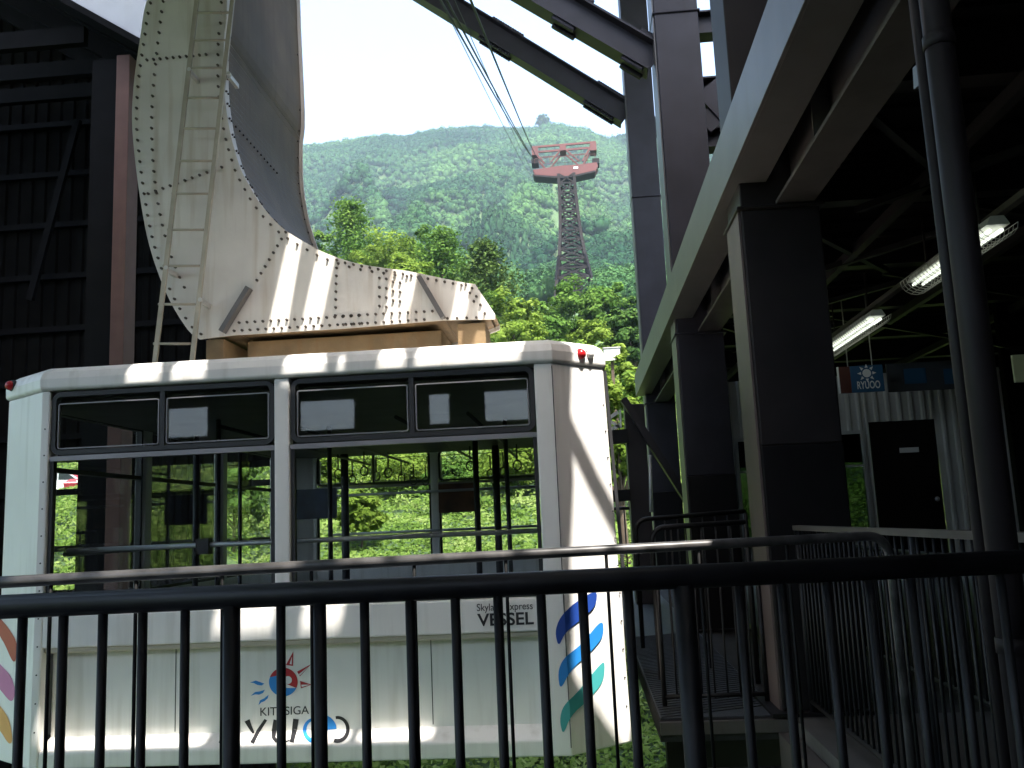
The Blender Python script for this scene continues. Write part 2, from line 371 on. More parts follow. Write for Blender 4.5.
def crown_pts(kind, h, rw, n):
    """leaf centres and normals of a crown; base of the trunk at the origin"""
    C = []; Nn = []
    if kind == 'pine':
        k = 0; z = h * .22
        while z < h:
            r = rw * (1 - (max(0, z / h - .35) / .65) ** 2.2) * random.uniform(.8, 1.15) + .3
            nb = random.randint(4, 6); a0 = random.random() * 6.28
            for b in range(nb):
                a = a0 + b * 6.28 / nb + random.uniform(-.3, .3); rr = r * random.uniform(.7, 1.1)
                for t in np.linspace(.25, 1, 5):
                    c = np.array([math.cos(a)*rr*t, math.sin(a)*rr*t, z + .12*rr*t + random.uniform(-.15, .15)])
                    m = int(n / (h / (h * .055)) / nb / 5 * 1.3) + 2
                    q = rng.normal(size=(m, 3)) * np.array([.5, .5, .26]) * (rw * .34)
                    C.append(c + q); Nn.append(q * .4 + np.array([0, 0, .7]) + rng.normal(size=(m, 3)) * .5)
            z += h * random.uniform(.045, .07)
    else:
        ncl = 80; zc = h * .62; rz = h * .40
        for i in range(ncl):
            d = rng.normal(size=3); d /= np.linalg.norm(d); rad = random.uniform(.4, 1.08)
            if d[2] < -.6: d[2] *= .5
            c = np.array([d[0]*rw*rad, d[1]*rw*rad, zc + d[2]*rz*rad]) + rng.normal(size=3) * .12 * rw
            m = n // ncl; cr = rw * random.uniform(.22, .38)
            q = rng.normal(size=(m, 3)); q /= np.linalg.norm(q, axis=1)[:, None]; q *= (rng.random((m, 1)) ** .4)
            C.append(c + q * cr * np.array([1, 1, .7])); Nn.append(q + d * .5 + np.array([0, 0, .5]) + rng.normal(size=(m, 3)) * .35)
    return np.concatenate(C), np.concatenate(Nn)
def tree(px, top, y, wpx, kind, lm, label, name, leaf=.3, n=3000, group=None):
    p = P(px, top, y); x = p.x; zb = terrain(x, y) - .2
    h = max(1.2, p.z - zb); rw = wpx / 2 / F * y * 1.12
    t = thing(name, (x, y, zb), label, 'tree' if name != 'shrub' else 'shrub', group)
    C, Nn = crown_pts(kind, h, rw, n)
    V, Q = leaf_quads(C, Nn, leaf * (.6 + .8 * rng.random(len(C))))
    o = bpy.data.objects.new('crown', mesh_np('crown', V, Q, [lm])); COL.objects.link(o); o.parent = t; WL[o.name] = Vector((x, y, zb))
    mb = MB(); b = Vector((x, y, zb)); lean = Vector((random.uniform(-.3, .3), random.uniform(-.3, .3), 0))
    hh = h * (.95 if kind == 'pine' else .72)
    mb.tube([b, b + Z*hh*.35 + lean*.4, b + Z*hh*.7 + lean*.2, b + Z*hh], [h*.022, h*.017, h*.011, h*.004], 8)
    if kind != 'pine':
        for i in range(7):
            a = random.random() * 6.28; z0 = hh * random.uniform(.3, .7)
            q = b + Z*z0 + lean*.3; e = b + Vector((math.cos(a)*rw*.7, math.sin(a)*rw*.7, z0 + h*random.uniform(.12, .28)))
            mb.tube([q, (q+e)/2 + Z*.1, e], [h*.010, h*.007, h*.003], 6)
    mb.build('trunk', BARK, t, fix=False)
    return t
TR = [
 (350, 206, 78, 70, 'pine', LEAF_M, 'tall dark pine at the far edge of the hanger arm, tallest crown of the grove', 'pine_tree'),
 (322, 236, 84, 40, 'round', LEAF_M, 'broadleaf tree peeking out right behind the curved hanger edge', 'broadleaf_tree'),
 (385, 217, 74, 66, 'round', LEAF_L, 'wide light green tree beside the tall dark pine above the hanger arm', 'broadleaf_tree'),
 (416, 232, 80, 44, 'round', LEAF_M, 'mid green tree between the wide light tree and the bushy pine', 'broadleaf_tree'),
 (441, 230, 70, 66, 'pine', LEAF_M, 'bushy green pine over the middle of the hanger arm', 'pine_tree'),
 (484, 245, 66, 66, 'pine', LEAF_P, 'layered dark pine with spreading boughs above the end of the hanger arm', 'pine_tree'),
 (404, 252, 62, 54, 'round', LEAF_L, 'low pale tree in front of the grove just above the riveted arm', 'broadleaf_tree'),
 (512, 286, 60, 56, 'round', LEAF_L, 'bright round tree just past the tip of the hanger arm', 'broadleaf_tree'),
 (545, 300, 66, 50, 'round', LEAF_M, 'small tree with bare lower trunk left of the tower foot', 'broadleaf_tree'),
 (573, 284, 72, 58, 'round', LEAF_M, 'leafy tree growing in front of the tower foot', 'broadleaf_tree'),
 (606, 286, 70, 54, 'round', LEAF_M, 'broad green tree right of the tower foot', 'broadleaf_tree'),
 (628, 304, 62, 44, 'round', LEAF_D, 'dark green tree half hidden behind the tall steel column', 'broadleaf_tree'),
 (588, 322, 54, 44, 'round', LEAF_L, 'yellow green young tree in front of the broad tree below the tower', 'broadleaf_tree'),
 (529, 318, 50, 50, 'round', LEAF_L, 'light green tree low over the cabin roof beside the arm tip', 'broadleaf_tree'),
 (470, 290, 54, 46, 'round', LEAF_M, 'tree mostly hidden behind the tip of the hanger arm', 'broadleaf_tree'),
 (560, 338, 46, 40, 'round', LEAF_M, 'low bushy tree close above the cabin roof edge', 'broadleaf_tree'),
 (622, 352, 36, 44, 'round', LEAF_L, 'bright yellow green bush between the cabin and the girder end', 'shrub'),
 (640, 372, 34, 44, 'round', LEAF_M, 'leafy bush under the end of the long eave girder', 'shrub'),
 (614, 361, 28.5, 44, 'round', LEAF_L, 'leafy bush directly below the white utility cabinet', 'shrub'),
 (715, 300, 70, 60, 'round', LEAF_M, 'green tree far behind the platform booth', 'broadleaf_tree'),
 (322, 440, 40, 60, 'round', LEAF_L, 'round bush on the bank behind the cabin beside the corner pillar', 'shrub'),
 (405, 452, 46, 80, 'round', LEAF_L, 'wide pale bush seen through the middle of the far cabin windows', 'shrub'),
 (452, 462, 38, 46, 'round', LEAF_M, 'dark bush seen beneath the orange poster', 'shrub'),
 (515, 440, 42, 76, 'round', LEAF_L, 'large bush seen through the cabin window beside its right corner post', 'shrub'),
 (360, 492, 33, 40, 'round', LEAF_L, 'small low bush on the bank behind the hanging straps', 'shrub'),
 (235, 455, 34, 60, 'round', LEAF_M, 'bush at the shed opening, seen through the cabin windows', 'shrub'),
]
for i, a in enumerate(TR):
    tree(*a, leaf=.27 if a[2] > 55 else .17, n=9000 if a[2] > 40 else 5000)

# undergrowth on the bank
n = 260000
yy = 17.2 + 63 * rng.random(n) ** 1.5; xx = (rng.random(n) * 1.25 - .80) * (yy * .85 + 8)
clump = np.array([fbm(a, b, .35, 3) for a, b in zip(xx, yy)]); big = np.array([fbm(a + 40, b, .12, 2) for a, b in zip(xx, yy)])
zz = np.array([terrain(a, b) for a, b in zip(xx, yy)]) + rng.random(n) ** .7 * np.clip(.45 + clump * 1.2 + big * 1.2, .05, 2.2)
V, Q = leaf_quads(np.stack([xx, yy, zz], 1), rng.normal(size=(n, 3)) * .5 + np.array([0, -.35, .9]), .06 + .12 * rng.random(n) + .0016 * yy)
o = bpy.data.objects.new('undergrowth', mesh_np('undergrowth', V, Q, [leafmat('leaf_undergrowth', (.06, .115, .022), (.14, .225, .045), (.26, .33, .11), .35, .55, 1.7, .45)])); COL.objects.link(o)
tag(o, 'bright leafy undergrowth covering the bank behind the station', 'undergrowth', kind='stuff')

# forest over the mountain: crowns as displaced lumps with loose leaf facets
bm = bmesh.new(); bmesh.ops.create_icosphere(bm, subdivisions=1, radius=1); bm.verts.ensure_lookup_table()
IV = np.array([v.co[:] for v in bm.verts]); IF = np.array([[v.index for v in f.verts] for f in bm.faces]); bm.free()
pts = []
y = 128.0
while y < 985:
    sp = 2.8 + y / 460
    for l in np.arange(-.50, .40, sp / y):
        jx = (l * y) + random.uniform(-.55, .55) * sp; jy = y + random.uniform(-.6, .6) * sp
        if abs(jx - (-2 - (jy - 150) * .0085)) < 2.5 + jy * .003 and jy > 160 and jy < 900 and random.random() < .55: continue   # cleared strip under the ropes
        if abs(jx + 2.2) < 6.5 and 112 < jy < 156: continue
        pts.append((jx, jy, terrain(jx, jy), sp))
    y += sp * .85
pts = np.array(pts); n = len(pts)
cone = (np.array([fbm(a, b, .006, 2) for a, b in zip(pts[:, 0], pts[:, 1])]) > .28) & (pts[:, 1] < 420)
sz = pts[:, 3] * (.55 + .45 * rng.random(n)); hh = sz * np.where(cone, 1.6, .95) * (.8 + .5 * rng.random(n))
a = rng.random(n) * 6.28; ca, sa = np.cos(a), np.sin(a)
J = .90 * IV[None] * (1 + .38 * (rng.random((n, len(IV), 1)) - .5))
zt = np.clip((J[:, :, 2] + 1) / 2, 0, 1); tap = np.where(cone[:, None], np.clip(1.15 - zt, .06, 1) * .95, 1.0)
Vx = (J[:, :, 0] * ca[:, None] - J[:, :, 1] * sa[:, None]) * sz[:, None] * tap; Vy = (J[:, :, 0] * sa[:, None] + J[:, :, 1] * ca[:, None]) * sz[:, None] * tap
V1 = np.stack([Vx + pts[:, 0:1], Vy + pts[:, 1:2], J[:, :, 2] * hh[:, None] + (pts[:, 2] + hh * .7)[:, None]], 2).reshape(-1, 3)
F1 = (IF[None] + (np.arange(n) * len(IV))[:, None, None]).reshape(-1, 3)
def facets(sel, kk, lo, hi, base):
    P_ = pts[sel]; m = len(P_); z_ = sz[sel]; h_ = hh[sel]; cn = cone[sel]
    d = rng.normal(size=(m, kk, 3)); d /= np.linalg.norm(d, axis=2)[:, :, None]; d[:, :, 2] = np.where(d[:, :, 2] < -.2, -d[:, :, 2], d[:, :, 2])
    zt = (d[:, :, 2] + 1) / 2; tap = np.where(cn[:, None], np.clip(1.15 - zt, .06, 1), 1.0)
    lump = 1 + .16 * np.sin(d[:, :, 0] * 5 + P_[:, 0:1]) * np.sin(d[:, :, 1] * 6 + P_[:, 1:2]) ; jit = (.90 + .25 * rng.random((m, kk))) * lump
    C = np.stack([d[:, :, 0]*z_[:, None]*tap*jit + P_[:, 0:1], d[:, :, 1]*z_[:, None]*tap*jit + P_[:, 1:2], d[:, :, 2]*h_[:, None]*jit + (P_[:, 2] + h_*.7)[:, None]], 2).reshape(-1, 3)
    nn = (d + rng.normal(size=d.shape) * .4 + np.array([0, 0, .25])).reshape(-1, 3); nn /= np.linalg.norm(nn, axis=1)[:, None]
    t = rng.normal(size=nn.shape); t -= (t * nn).sum(1)[:, None] * nn; t /= np.linalg.norm(t, axis=1)[:, None]; b = np.cross(nn, t)
    s = (np.repeat(z_, kk) * (lo + (hi - lo) * rng.random(m * kk)))[:, None]
    V = np.stack([C + t*s, C - t*s*.5 + b*s*.8, C - t*s*.5 - b*s*.8], 1).reshape(-1, 3); return V, np.arange(len(V)).reshape(-1, 3) + base
near = pts[:, 1] < 300
V2, F2 = facets(np.where(near)[0], 320, .07, .16, len(V1)); V3, F3 = facets(np.where(~near)[0], 60, .12, .26, len(V1) + len(V2))
V2 = np.concatenate([V2, V3]); F2 = np.concatenate([F2, F3]); print('forest', n, len(F2))
o = bpy.data.objects.new('forest', mesh_np('forest', np.concatenate([V1, V2]), np.concatenate([F1, F2]), [LEAF_F])); COL.objects.link(o)
tag(o, 'dense green forest covering the whole mountainside behind the tower', 'forest', kind='stuff')
p = P(543, 127, 945); mt = thing('summit_tree', (p.x, p.y, terrain(p.x, p.y)), 'lone dark tree clump standing out on the mountain skyline', 'tree')
C, Nn = crown_pts('round', 17, 7, 1600); V, Q = leaf_quads(C, Nn, 1.3 + rng.random(len(C)))
o = bpy.data.objects.new('crown', mesh_np('crown', V, Q, [LEAF_D])); COL.objects.link(o); o.parent = mt
MB().tube([mt.location, mt.location + Z * 11], [.4, .2], 8).build('trunk', BARK, mt)

# haze
HZ = bpy.data.materials.new('haze'); HZ.use_nodes = True; nt = HZ.node_tree; nt.nodes.remove(nt.nodes['Principled BSDF'])
pv = nt.nodes.new('ShaderNodeVolumePrincipled'); pv.inputs['Density'].default_value = .00023; pv.inputs['Color'].default_value = (.66, .85, 1, 1); pv.inputs['Anisotropy'].default_value = .2
nt.links.new(pv.outputs[0], nt.nodes['Material Output'].inputs['Volume'])
o = MB().box(-5050, 5050, -5050, 5050, -62, 560).build('haze', HZ); o['kind'] = 'stuff'; o['label'] = 'thin pale haze filling the valley air'

# ------------------------------------------------------------------ cable car
CX = -1.92
car = thing('cable_car', (CX, 10, -.17), 'big white cable car cabin with dark windows hanging on a riveted cream C shaped arm', 'cable car')
pR = Vector((-.17, 6.5, 0)); nRr = Vector((.35, -.43, 0)).normalized()
O = [(-4.06, 6.5), (-.17, 6.5), (.26, 6.85), (.26, 13.15), (-.17, 13.5), (-4.06, 13.5), (-4.56, 13.15), (-4.56, 6.85)]
at = lambda poly, z: [Vector((p[0], p[1], z)) for p in poly]
mb = MB()
rp = [(-.305, 6.5), (-.17, 6.5), (.26, 6.85), (.26, 7.05), (.14, 7.05), (.14, 6.93), (-.20, 6.63), (-.305, 6.63)]
lp = [(-4.56, 7.05), (-4.56, 6.85), (-4.06, 6.5), (-4.0, 6.5), (-4.0, 6.63), (-4.04, 6.63), (-4.44, 6.92), (-4.44, 7.05)]
for q in (rp, lp):
    mb.prism(at(q, -.105), Z * 2.745); mb.prism(at([(x, 20 - y) for x, y in q], -.105), Z * 2.745)
for ys_ in (0, 1):
    f = (lambda y: y) if not ys_ else (lambda y: 20 - y)
    bx = lambda x0, x1, y0, y1, z0, z1, m=0: mb.box(x0, x1, min(f(y0), f(y1)), max(f(y0), f(y1)), z0, z1, m)
    bx(-2.255, -2.14, 6.502, 6.60, .97, 2.638)
    bx(-4.0, -.305, 6.503, 6.62, .735, .97)
    bx(-4.0, -.305, 6.53, 6.62, .695, .735, 1)
    bx(-4.0, -.305, 6.645, 6.70, .085, .695)
    pr = [(6.70, .085), (6.645, .085), (6.505, .005), (6.505, -.105), (6.70, -.105)]
    mb.prism([Vector((-4.0, f(a), b)) for a, b in pr], X * 3.695)
for x0, x1 in ((.14, .257), (-4.557, -4.44)):
    mb.box(x0, x1, 7.05, 12.95, -.10, .97)
    for yc in (9.0, 11.0): mb.box(x0, x1, yc - .07, yc + .07, .97, 2.638)
mb.loft([at(O, 2.642), at(inset(O, -.022), 2.655), at(inset(O, -.024), 2.73), at(inset(O, .0), 2.785), at(inset(O, .06), 2.825), at(inset(O, .4), 2.85)])
tap = lambda v: (v[0] - (.055 * max(0, (v[2] - 1.1) / 1.7) if v[0] > .05 else 0), v[1], v[2])
mb.v = [tap(v) for v in mb.v]
body = mb.build('cabin_body', [WHITE, C_TAN], car, bevel=.012)
MB().loft([at(inset(O, .14), 2.585), at(inset(O, .14), 2.635)]).build('ceiling', DARKIN, car)
MB().loft([at(inset(O, .20), -.098), at(inset(O, .20), -.02)]).build('cabin_floor', DARKIN, car)
def win(x0, x1, yf, s):
    """one end window: dark frame with a hopper row above, a big fixed light below"""
    y0, y1 = (yf + .02, yf + .075) if s > 0 else (yf - .075, yf - .02)
    mb = MB(); rframe(mb, x0, x1, 2.15, 2.63, .035, .07, y0, y1); rframe(mb, x0, x1, .975, 2.145, .026, .04, y0 + .004, y1 - .004)
    fr = mb.build('window', RUBBER, car)
    k = x0 + (x1 - x0) * .5 + (.0 if x0 < -3 else .0)
    m2 = MB(); m2.box(k - .018, k + .018, y0 + .006, y1 - .006, 2.185, 2.595); m2.build('mullion', RUBBER, fr)
    m3 = MB()
    for a, b in ((x0 + .045, k - .028), (k + .028, x1 - .045)): rframe(m3, a, b, 2.195, 2.545, .008, .02, y0 + .012, y1 - .018)
    m3.build('sash', TRANS, fr)
    m4 = MB(); m4.box(x0 - .004, x1 + .004, y0 - .006, y1, 2.105, 2.140); m4.build('transom', TRANS, fr)
    ym = (y0 + y1) / 2
    g = MB(); g.box(x0 + .03, k - .018, ym - .003, ym + .003, 2.18, 2.60); g.box(k + .018, x1 - .03, ym - .003, ym + .003, 2.18, 2.60)
    g.build('pane', GLASS, fr)
    g = MB(); g.box(x0 + .02, x1 - .02, ym - .003, ym + .003, .995, 2.104); g.build('pane', GLASS, fr)
for yf, s in ((6.5, 1), (13.5, -1)):
    win(-3.995, -2.26, yf, s); win(-2.135, -.31, yf, s)
for xs in (.185, -4.50):
    for a, b in ((7.06, 8.92), (9.08, 10.92), (11.08, 12.94)):
        m = MB()
        m.box(xs - .03, xs + .03, a, b, .97, 1.0); m.box(xs - .03, xs + .03, a, b, 2.585, 2.62); m.box(xs - .028, xs + .028, a, b, 2.09, 2.13)
        m.box(xs - .03, xs + .03, a, a + .03, .98, 2.585); m.box(xs - .03, xs + .03, b - .03, b, .98, 2.585)
        fr = m.build('window', RUBBER, car); MB().box(xs - .003, xs + .003, a + .02, b - .02, .97, 2.60).build('pane', GLASS, fr)
m = MB(); m.box(.262, .285, 6.87, 6.95, .05, 1.1); m.box(.262, .285, 6.87, 6.95, 1.1, 2.62); m.v = [tap(v) for v in m.v]; m.build('edge_seal', RUBBER, car)
for x_, za, zb2, y_ in ((-3.05, .10, .69, 6.6435), (-1.15, .10, .69, 6.6435), (-.33, -.06, .70, 6.4995), (-.172, -.05, 2.62, 6.4985), (-2.9, .742, .965, 6.5015), (-1.3, .742, .965, 6.5015)): MB().box(x_ - .003, x_ + .003, y_, y_ + .01, za, zb2).build('panel_seam', RUBBER, car)
m = MB()
for i in range(12):
    z_ = .15 + i * .2
    c = pR + Vector((.40, .3256, z_)); c.x = .235; c.y = 6.8296; c = Vector(tap(c)); m.tube([c - nRr * .004, c + nRr * .004], .006, 6)
    m.tube([(-4.03, 6.50, z_), (-4.03, 6.496, z_)], .006, 6)
m.build('rivet', RUBBER, car)
# interior rails, poles, straps, posters
for pts_ in ([(-4.0, 6.80, 1.43), (-.28, 6.80, 1.43)], [(-3.75, 13.2, 1.43), (-.25, 13.2, 1.43)], [(-4.2, 7.1, 1.40), (-4.2, 12.9, 1.40)], [(.08, 7.1, 1.40), (.08, 12.9, 1.40)],
             [(-3.7, 13.22, 2.0), (-.3, 13.22, 2.0)], [(-4.0, 6.82, 1.04), (-.28, 6.82, 1.04)]):
    MB().tube(pts_, .019, 10).build('handrail', HRAIL if pts_[0][2] > 1.2 else RUBBER, car)
MB().box(-2.96, -2.86, 6.76, 6.84, 1.36, 1.48).build('rail_bracket', RUBBER, car)
for px, y, r in ((330, 9.2, .024), (477, 10.2, .034), (508, 9.4, .024), (497, 12.6, .05), (345, 12.8, .055), (218, 8.2, .022), (196, 9.4, .03), (240, 10.5, .022)):
    p = P(px, 500, y); MB().tube([(p.x, y, -.02), (p.x, y, 2.575)], r, 10).build('pole', DARKIN, car)
for x in (-3.0, -2.45, -1.5, -.9): MB().tube([(x, 7.3, 2.40), (x, 12.7, 2.40)], .016, 8).build('ceiling_rail', RUBBER, car)
strap0 = None
for px, y, x in ((338, 10.6, -3.0), (352, 11.6, -2.45), (364, 10.6, -2.45), (376, 11.0, -2.45), (388, 10.4, -2.45), (401, 11.8, -2.45), (413, 12.2, -2.45), (425, 12.4, -1.5), (490, 11.6, -1.5), (503, 11.0, -.9), (517, 10.0, -.9), (470, 10.6, -1.5)):
    d = ray(px, 460); xx_ = EYE.x + d.x * y / d.y
    if strap0 is None:
        m = MB(); c = Vector((xx_, y, 2.16))
        m.bar(c + Z * .045, c + Z * .235, .018, .004, up=Y)
        m.tube([c + X*math.cos(t)*.045 + Z*math.sin(t)*.055 for t in np.linspace(-4.71, 1.57, 17)], .008, 6, cap=False)
        strap0 = m.build('hanging_strap', RUBBER, car); s0 = Vector((xx_, y, 0))
    else: dup(strap0, car, Vector((xx_, y, random.uniform(-.05, .03))) - s0)
MB().box(-3.90, -3.30, 12.0, 12.015, 1.66, 2.06).build('poster', POSTA, car)
MB().box(-2.12, -1.58, 13.28, 13.295, 1.68, 2.10).build('poster', POSTB, car)
# marker lamps
def lamp(c, nrm, m, big=1.):
    nrm = Vector(nrm).normalized(); c = Vector(c)
    mb = MB(); mb.tube([c, c + nrm * .03], .045 * big, 12, 1); mb.ball(c + nrm * .035, .040 * big, 12, m=0); mb.build('marker_lamp', [m, RUBBER], car)
nR = Vector((.35, -.43, 0)).normalized(); pR = Vector((-.17, 6.5, 0))
nL = Vector((-.35, -.50, 0)).normalized(); pL = Vector((-4.06, 6.5, 0))
pR3 = pR - X * .05; lamp(PN(578, 355, pR3, nR) , nR, LAMPR); lamp(PN(587, 355, pR3, nR), nR, LAMPW, .85); lamp(PN(15, 386, pL, nL), nL, LAMPR)
# swooshes
def flat(pts, n, o, name, m):
    mb = MB(); q = [Vector(p) + n * o for p in pts]; mb.add(q, [tuple(range(len(q)))]); return mb
z8 = lambda l: [(300 + a / 2.844, 560 + b / 2.846) for a, b in l]; z7 = lambda l: [(a / 3.01, 560 + b / 3.01) for a, b in l]
def smooth(pts, k=2):
    for _ in range(k):
        out = []
        for i in range(len(pts)):
            a, b = pts[i], pts[(i+1) % len(pts)]
            out += [(a[0]*.78+b[0]*.22, a[1]*.78+b[1]*.22), (a[0]*.22+b[0]*.78, a[1]*.22+b[1]*.78)]
        pts = out
    return pts
for l, m in (([(735,248),(725,205),(738,165),(775,125),(845,82),(842,130),(800,168),(755,205)], C_NAVY),
             ([(740,372),(733,320),(748,280),(800,240),(860,165),(864,215),(830,258),(770,312)], C_BLUE),
             ([(748,500),(738,455),(748,415),(790,375),(845,305),(867,285),(864,345),(820,398),(770,442)], C_TEAL)):
    px = smooth(z8(l)); mbf = MB(); fr_ = []
    pts3 = []
    for a, b in px:
        q = PN(a, b, pR, nR)
        if q.x < -.17: q = P(a, b, 6.5); pts3.append(q + Vector((0, -.003, 0)))
        else: pts3.append(q + nR * .003)
    # split at the corner line so the decal bends with the panel
    def clip(poly, keep_right):
        out = []
        for i in range(len(poly)):
            a, b = poly[i], poly[(i+1) % len(poly)]; ia = (a.x >= -.17) == keep_right; ib = (b.x >= -.17) == keep_right
            if ia: out.append(a)
            if ia != ib:
                t = (-.17 - a.x) / (b.x - a.x); c = a.lerp(b, t); c.x = -.17; c.y = 6.497; out.append(c)
        return out
    for kr in (True, False):
        c = clip(pts3, kr)
        if len(c) > 2: mbf.add(c, [tuple(range(len(c)))])
    mbf.build('stripe_decal', m, car, fix=False)
for l, m in (([(-30,140),(20,195),(50,240),(54,285),(42,315),(10,240),(-30,190)], C_RED), ([(-40,270),(0,312),(36,350),(48,400),(36,432),(0,388),(-40,340)], C_PINK),
             ([(-40,400),(0,435),(30,480),(40,545),(28,556),(0,510),(-40,470)], C_ORNG)):
    pts3 = [PN(a, b, pL, nL) + nL * .003 for a, b in smooth(z7(l))]
    pts3 = [p if p.x < -4.061 else Vector((-4.061, 6.498, p.z)) for p in pts3]
    pts3 = [p if p.x > -4.56 else Vector((-4.56, 6.846, p.z)) for p in pts3]
    m_ = MB(); m_.add(pts3, [tuple(range(len(pts3)))]); m_.build('stripe_decal', m, car, fix=False)
# lettering on the panel under the window
yf = 6.499
mb = MB(); a = P(477, 612, yf); b = P(533, 612, yf)
put_text(mb, 'Skyland Express', P(477, 613.5, yf), b.x - a.x, .066, .004); put_text(mb, 'VESSEL', P(477.5, 626.5, yf), P(534, 620, yf).x - P(477.5, 620, yf).x, .088, .022)
mb.build('lettering', C_BLK, car, fix=False)
# emblem and name: laid out flat, then bent over the ledge
YP = 6.645
def onpanel(px, py):
    p = P(px, py, YP - .003)
    if p.z < .085:                                   # down the sloping ledge
        n = Vector((0, -.6, .8)); p = PN(px, py, (0, YP - .003, .087), Vector((0, -.08, .14)).normalized())
    return p
ez = lambda a, b: (210 + a / 6.0, 640 + b / 6.0)
def decal(polys, name, m):
    mb = MB()
    for pl in polys:
        q = [ez(*p) for p in pl]
        mb.add([onpanel(*p) for p in q], [tuple(range(len(q)))])
    return mb.build(name, m, car, fix=False)
def circ(cx, cy, r, a0, a1, n=22): return [(cx + r*math.cos(R(a0+(a1-a0)*i/n)), cy - r*math.sin(R(a0+(a1-a0)*i/n))) for i in range(n+1)]
cx, cy, r = 440, 252, 86
wave = [(cx + r*math.cos(R(195)) + t * (2*r*.97) , cy + 22 - 26*math.sin(t*math.pi) + (38*t)) for t in np.linspace(0, 1, 12)]
hole = lambda n=18: [(cx + 28 + 24*math.cos(R(i*360/n)), cy - 12 - 24*math.sin(R(i*360/n))) for i in range(n)]
top = circ(cx, cy, r, -8, 165); bot = circ(cx, cy, r, 165, 352)
decal([circ(cx, cy, r, -25, 160)], 'emblem_disc_top', C_RED)
eb = decal([[(cx + r*.985*math.cos(R(160)), cy - r*.985*math.sin(R(160)))] + circ(cx, cy, r, 160, 335)[1:] + [(cx+40, cy+36), (cx+6, cy+34), (cx-6, cy-12), (cx-40, cy-38)]], 'emblem_disc_bottom', C_BLUE); eb.location.y -= .001
hh_ = decal([hole()], 'emblem_hole', C_WHT); hh_.location.y -= .002
for tri, inn in (([(500,68),(455,150),(498,156)], [(492,100),(478,143),(490,147)]), ([(606,145),(522,190),(540,218)], [(590,160),(533,205),(541,212)]), ([(612,268),(540,245),(545,290)], [(600,268),(548,268),(550,282)])):
    decal([tri], 'emblem_ray', C_RED); q = decal([inn], 'emblem_ray_inset', C_WHT); q.location.y -= .001
for l in ([(240,255),(275,243),(300,252),(326,262),(310,273),(285,270),(262,258)], [(245,335),(270,312),(300,308),(330,298),(318,318),(295,328),(272,326)], [(290,392),(300,362),(325,350),(352,328),(346,350),(325,368),(308,374)]):
    decal([l], 'emblem_wave', C_BLUE)
mb = MB(); put_text(mb, 'KITASIGA', (0, 0, 0), 1, 1, .002)
k = MB(); k.add([onpanel(*ez(302 + v[0] * 292, 456 - v[0] * 12 - v[2] * 50)) for v in mb.v], mb.f); k.build('lettering', C_BLK, car, fix=False)
def stroke(l, w0, w1):
    """a brush stroke along a polyline, width tapering from w0 to w1; cut fine so that it bends over the ledge"""
    pts_ = []
    for (a, b), (c, d) in zip(l, l[1:]):
        for t in np.linspace(0, 1, 7)[:-1]: pts_.append((a + (c-a)*t, b + (d-b)*t))
    pts_.append(l[-1]); n = len(pts_); L_ = []; R_ = []
    for i, (a, b) in enumerate(pts_):
        c, d = pts_[min(i+1, n-1)]; e, f = pts_[max(i-1, 0)]; dx, dy = c - e, d - f; q = math.hypot(dx, dy) or 1; w_ = (w0 + (w1-w0)*i/(n-1)) / 2
        L_.append((a - dy/q*w_, b + dx/q*w_)); R_.append((a + dy/q*w_, b - dx/q*w_))
    return [[L_[i], L_[i+1], R_[i+1], R_[i]] for i in range(n-1)]
ell = lambda cx, cy, rx, ry, a0, a1, n=16: [(cx + rx*math.cos(R(a0+(a1-a0)*i/n)), cy - ry*math.sin(R(a0+(a1-a0)*i/n))) for i in range(n+1)]
polys = []
polys += stroke([(96,482),(88,540),(62,620)], 26, 20)
polys += stroke([(118,486)] + ell(125, 510, 42, 26, 80, -80, 8) + [(118,540)], 14, 16) + stroke([(122,545),(150,580),(172,618)], 16, 26)
decal(polys, 'letter', C_BLK)
polys = []
polys += stroke([(222,482),(240,520),(262,560)], 34, 14) + stroke([(335,478),(290,545),(252,618)], 18, 26) 
decal(polys, 'letter', C_BLK)
polys = []
polys += stroke([(398,480),(384,545),(382,585),(402,612)], 34, 18) + stroke([(516,474),(506,545),(490,614)], 34, 26) + stroke([(402,606),(440,616),(478,600)], 12, 8)
decal(polys, 'letter', C_BLK)
polys = []
polys += stroke(ell(765, 535, 62, 70, 100, -110, 22), 18, 26)
decal(polys, 'letter', C_BLK)
decal(stroke(ell(630, 540, 62, 66, 75, 290, 22), 14, 30) , 'letter', C_BLUE)
q = decal(stroke(ell(668, 538, 62, 60, 70, 2, 10), 60, 60)[:], 'letter', C_BLUE)

# hanger
Y0, Y1 = 9.0, 11.85
outl = [(147,0),(140,39),(134,82),(132,120),(135,159),(140,197),(147,236),(157,270),(171,303),(188,330),(199,339)]
bott = [(233,335),(340,328.5),(442,320),(495,319)]
rite = [(495,314),(475,284),(466,283)]
inn = [(408,271),(360,264),(328,254),(308,244),(288,232),(274,220),(259,202),(249,185),(240,167),(231,136),(225.5,104),(223.6,78),(224,39),(227,0)]
def up_to(px, py, z):
    p = P(px, py, Y0); return p
oP = [P(a, b, Y0) for a, b in outl]; iP = [P(a, b, Y0) for a, b in inn]
fp = P(300.5, 2, Y1); fq = P(299, 60, Y1)
topL = Vector((oP[0].x + .55, Y0, 9.6)); topL2 = Vector((oP[0].x + .22, Y0, 8.0)); topR2 = Vector((fp.x, Y0, fp.z)); topR = Vector((fp.x + .06, Y0, 9.9)); iP[-1] = iP[-1].lerp(topR2, .0)
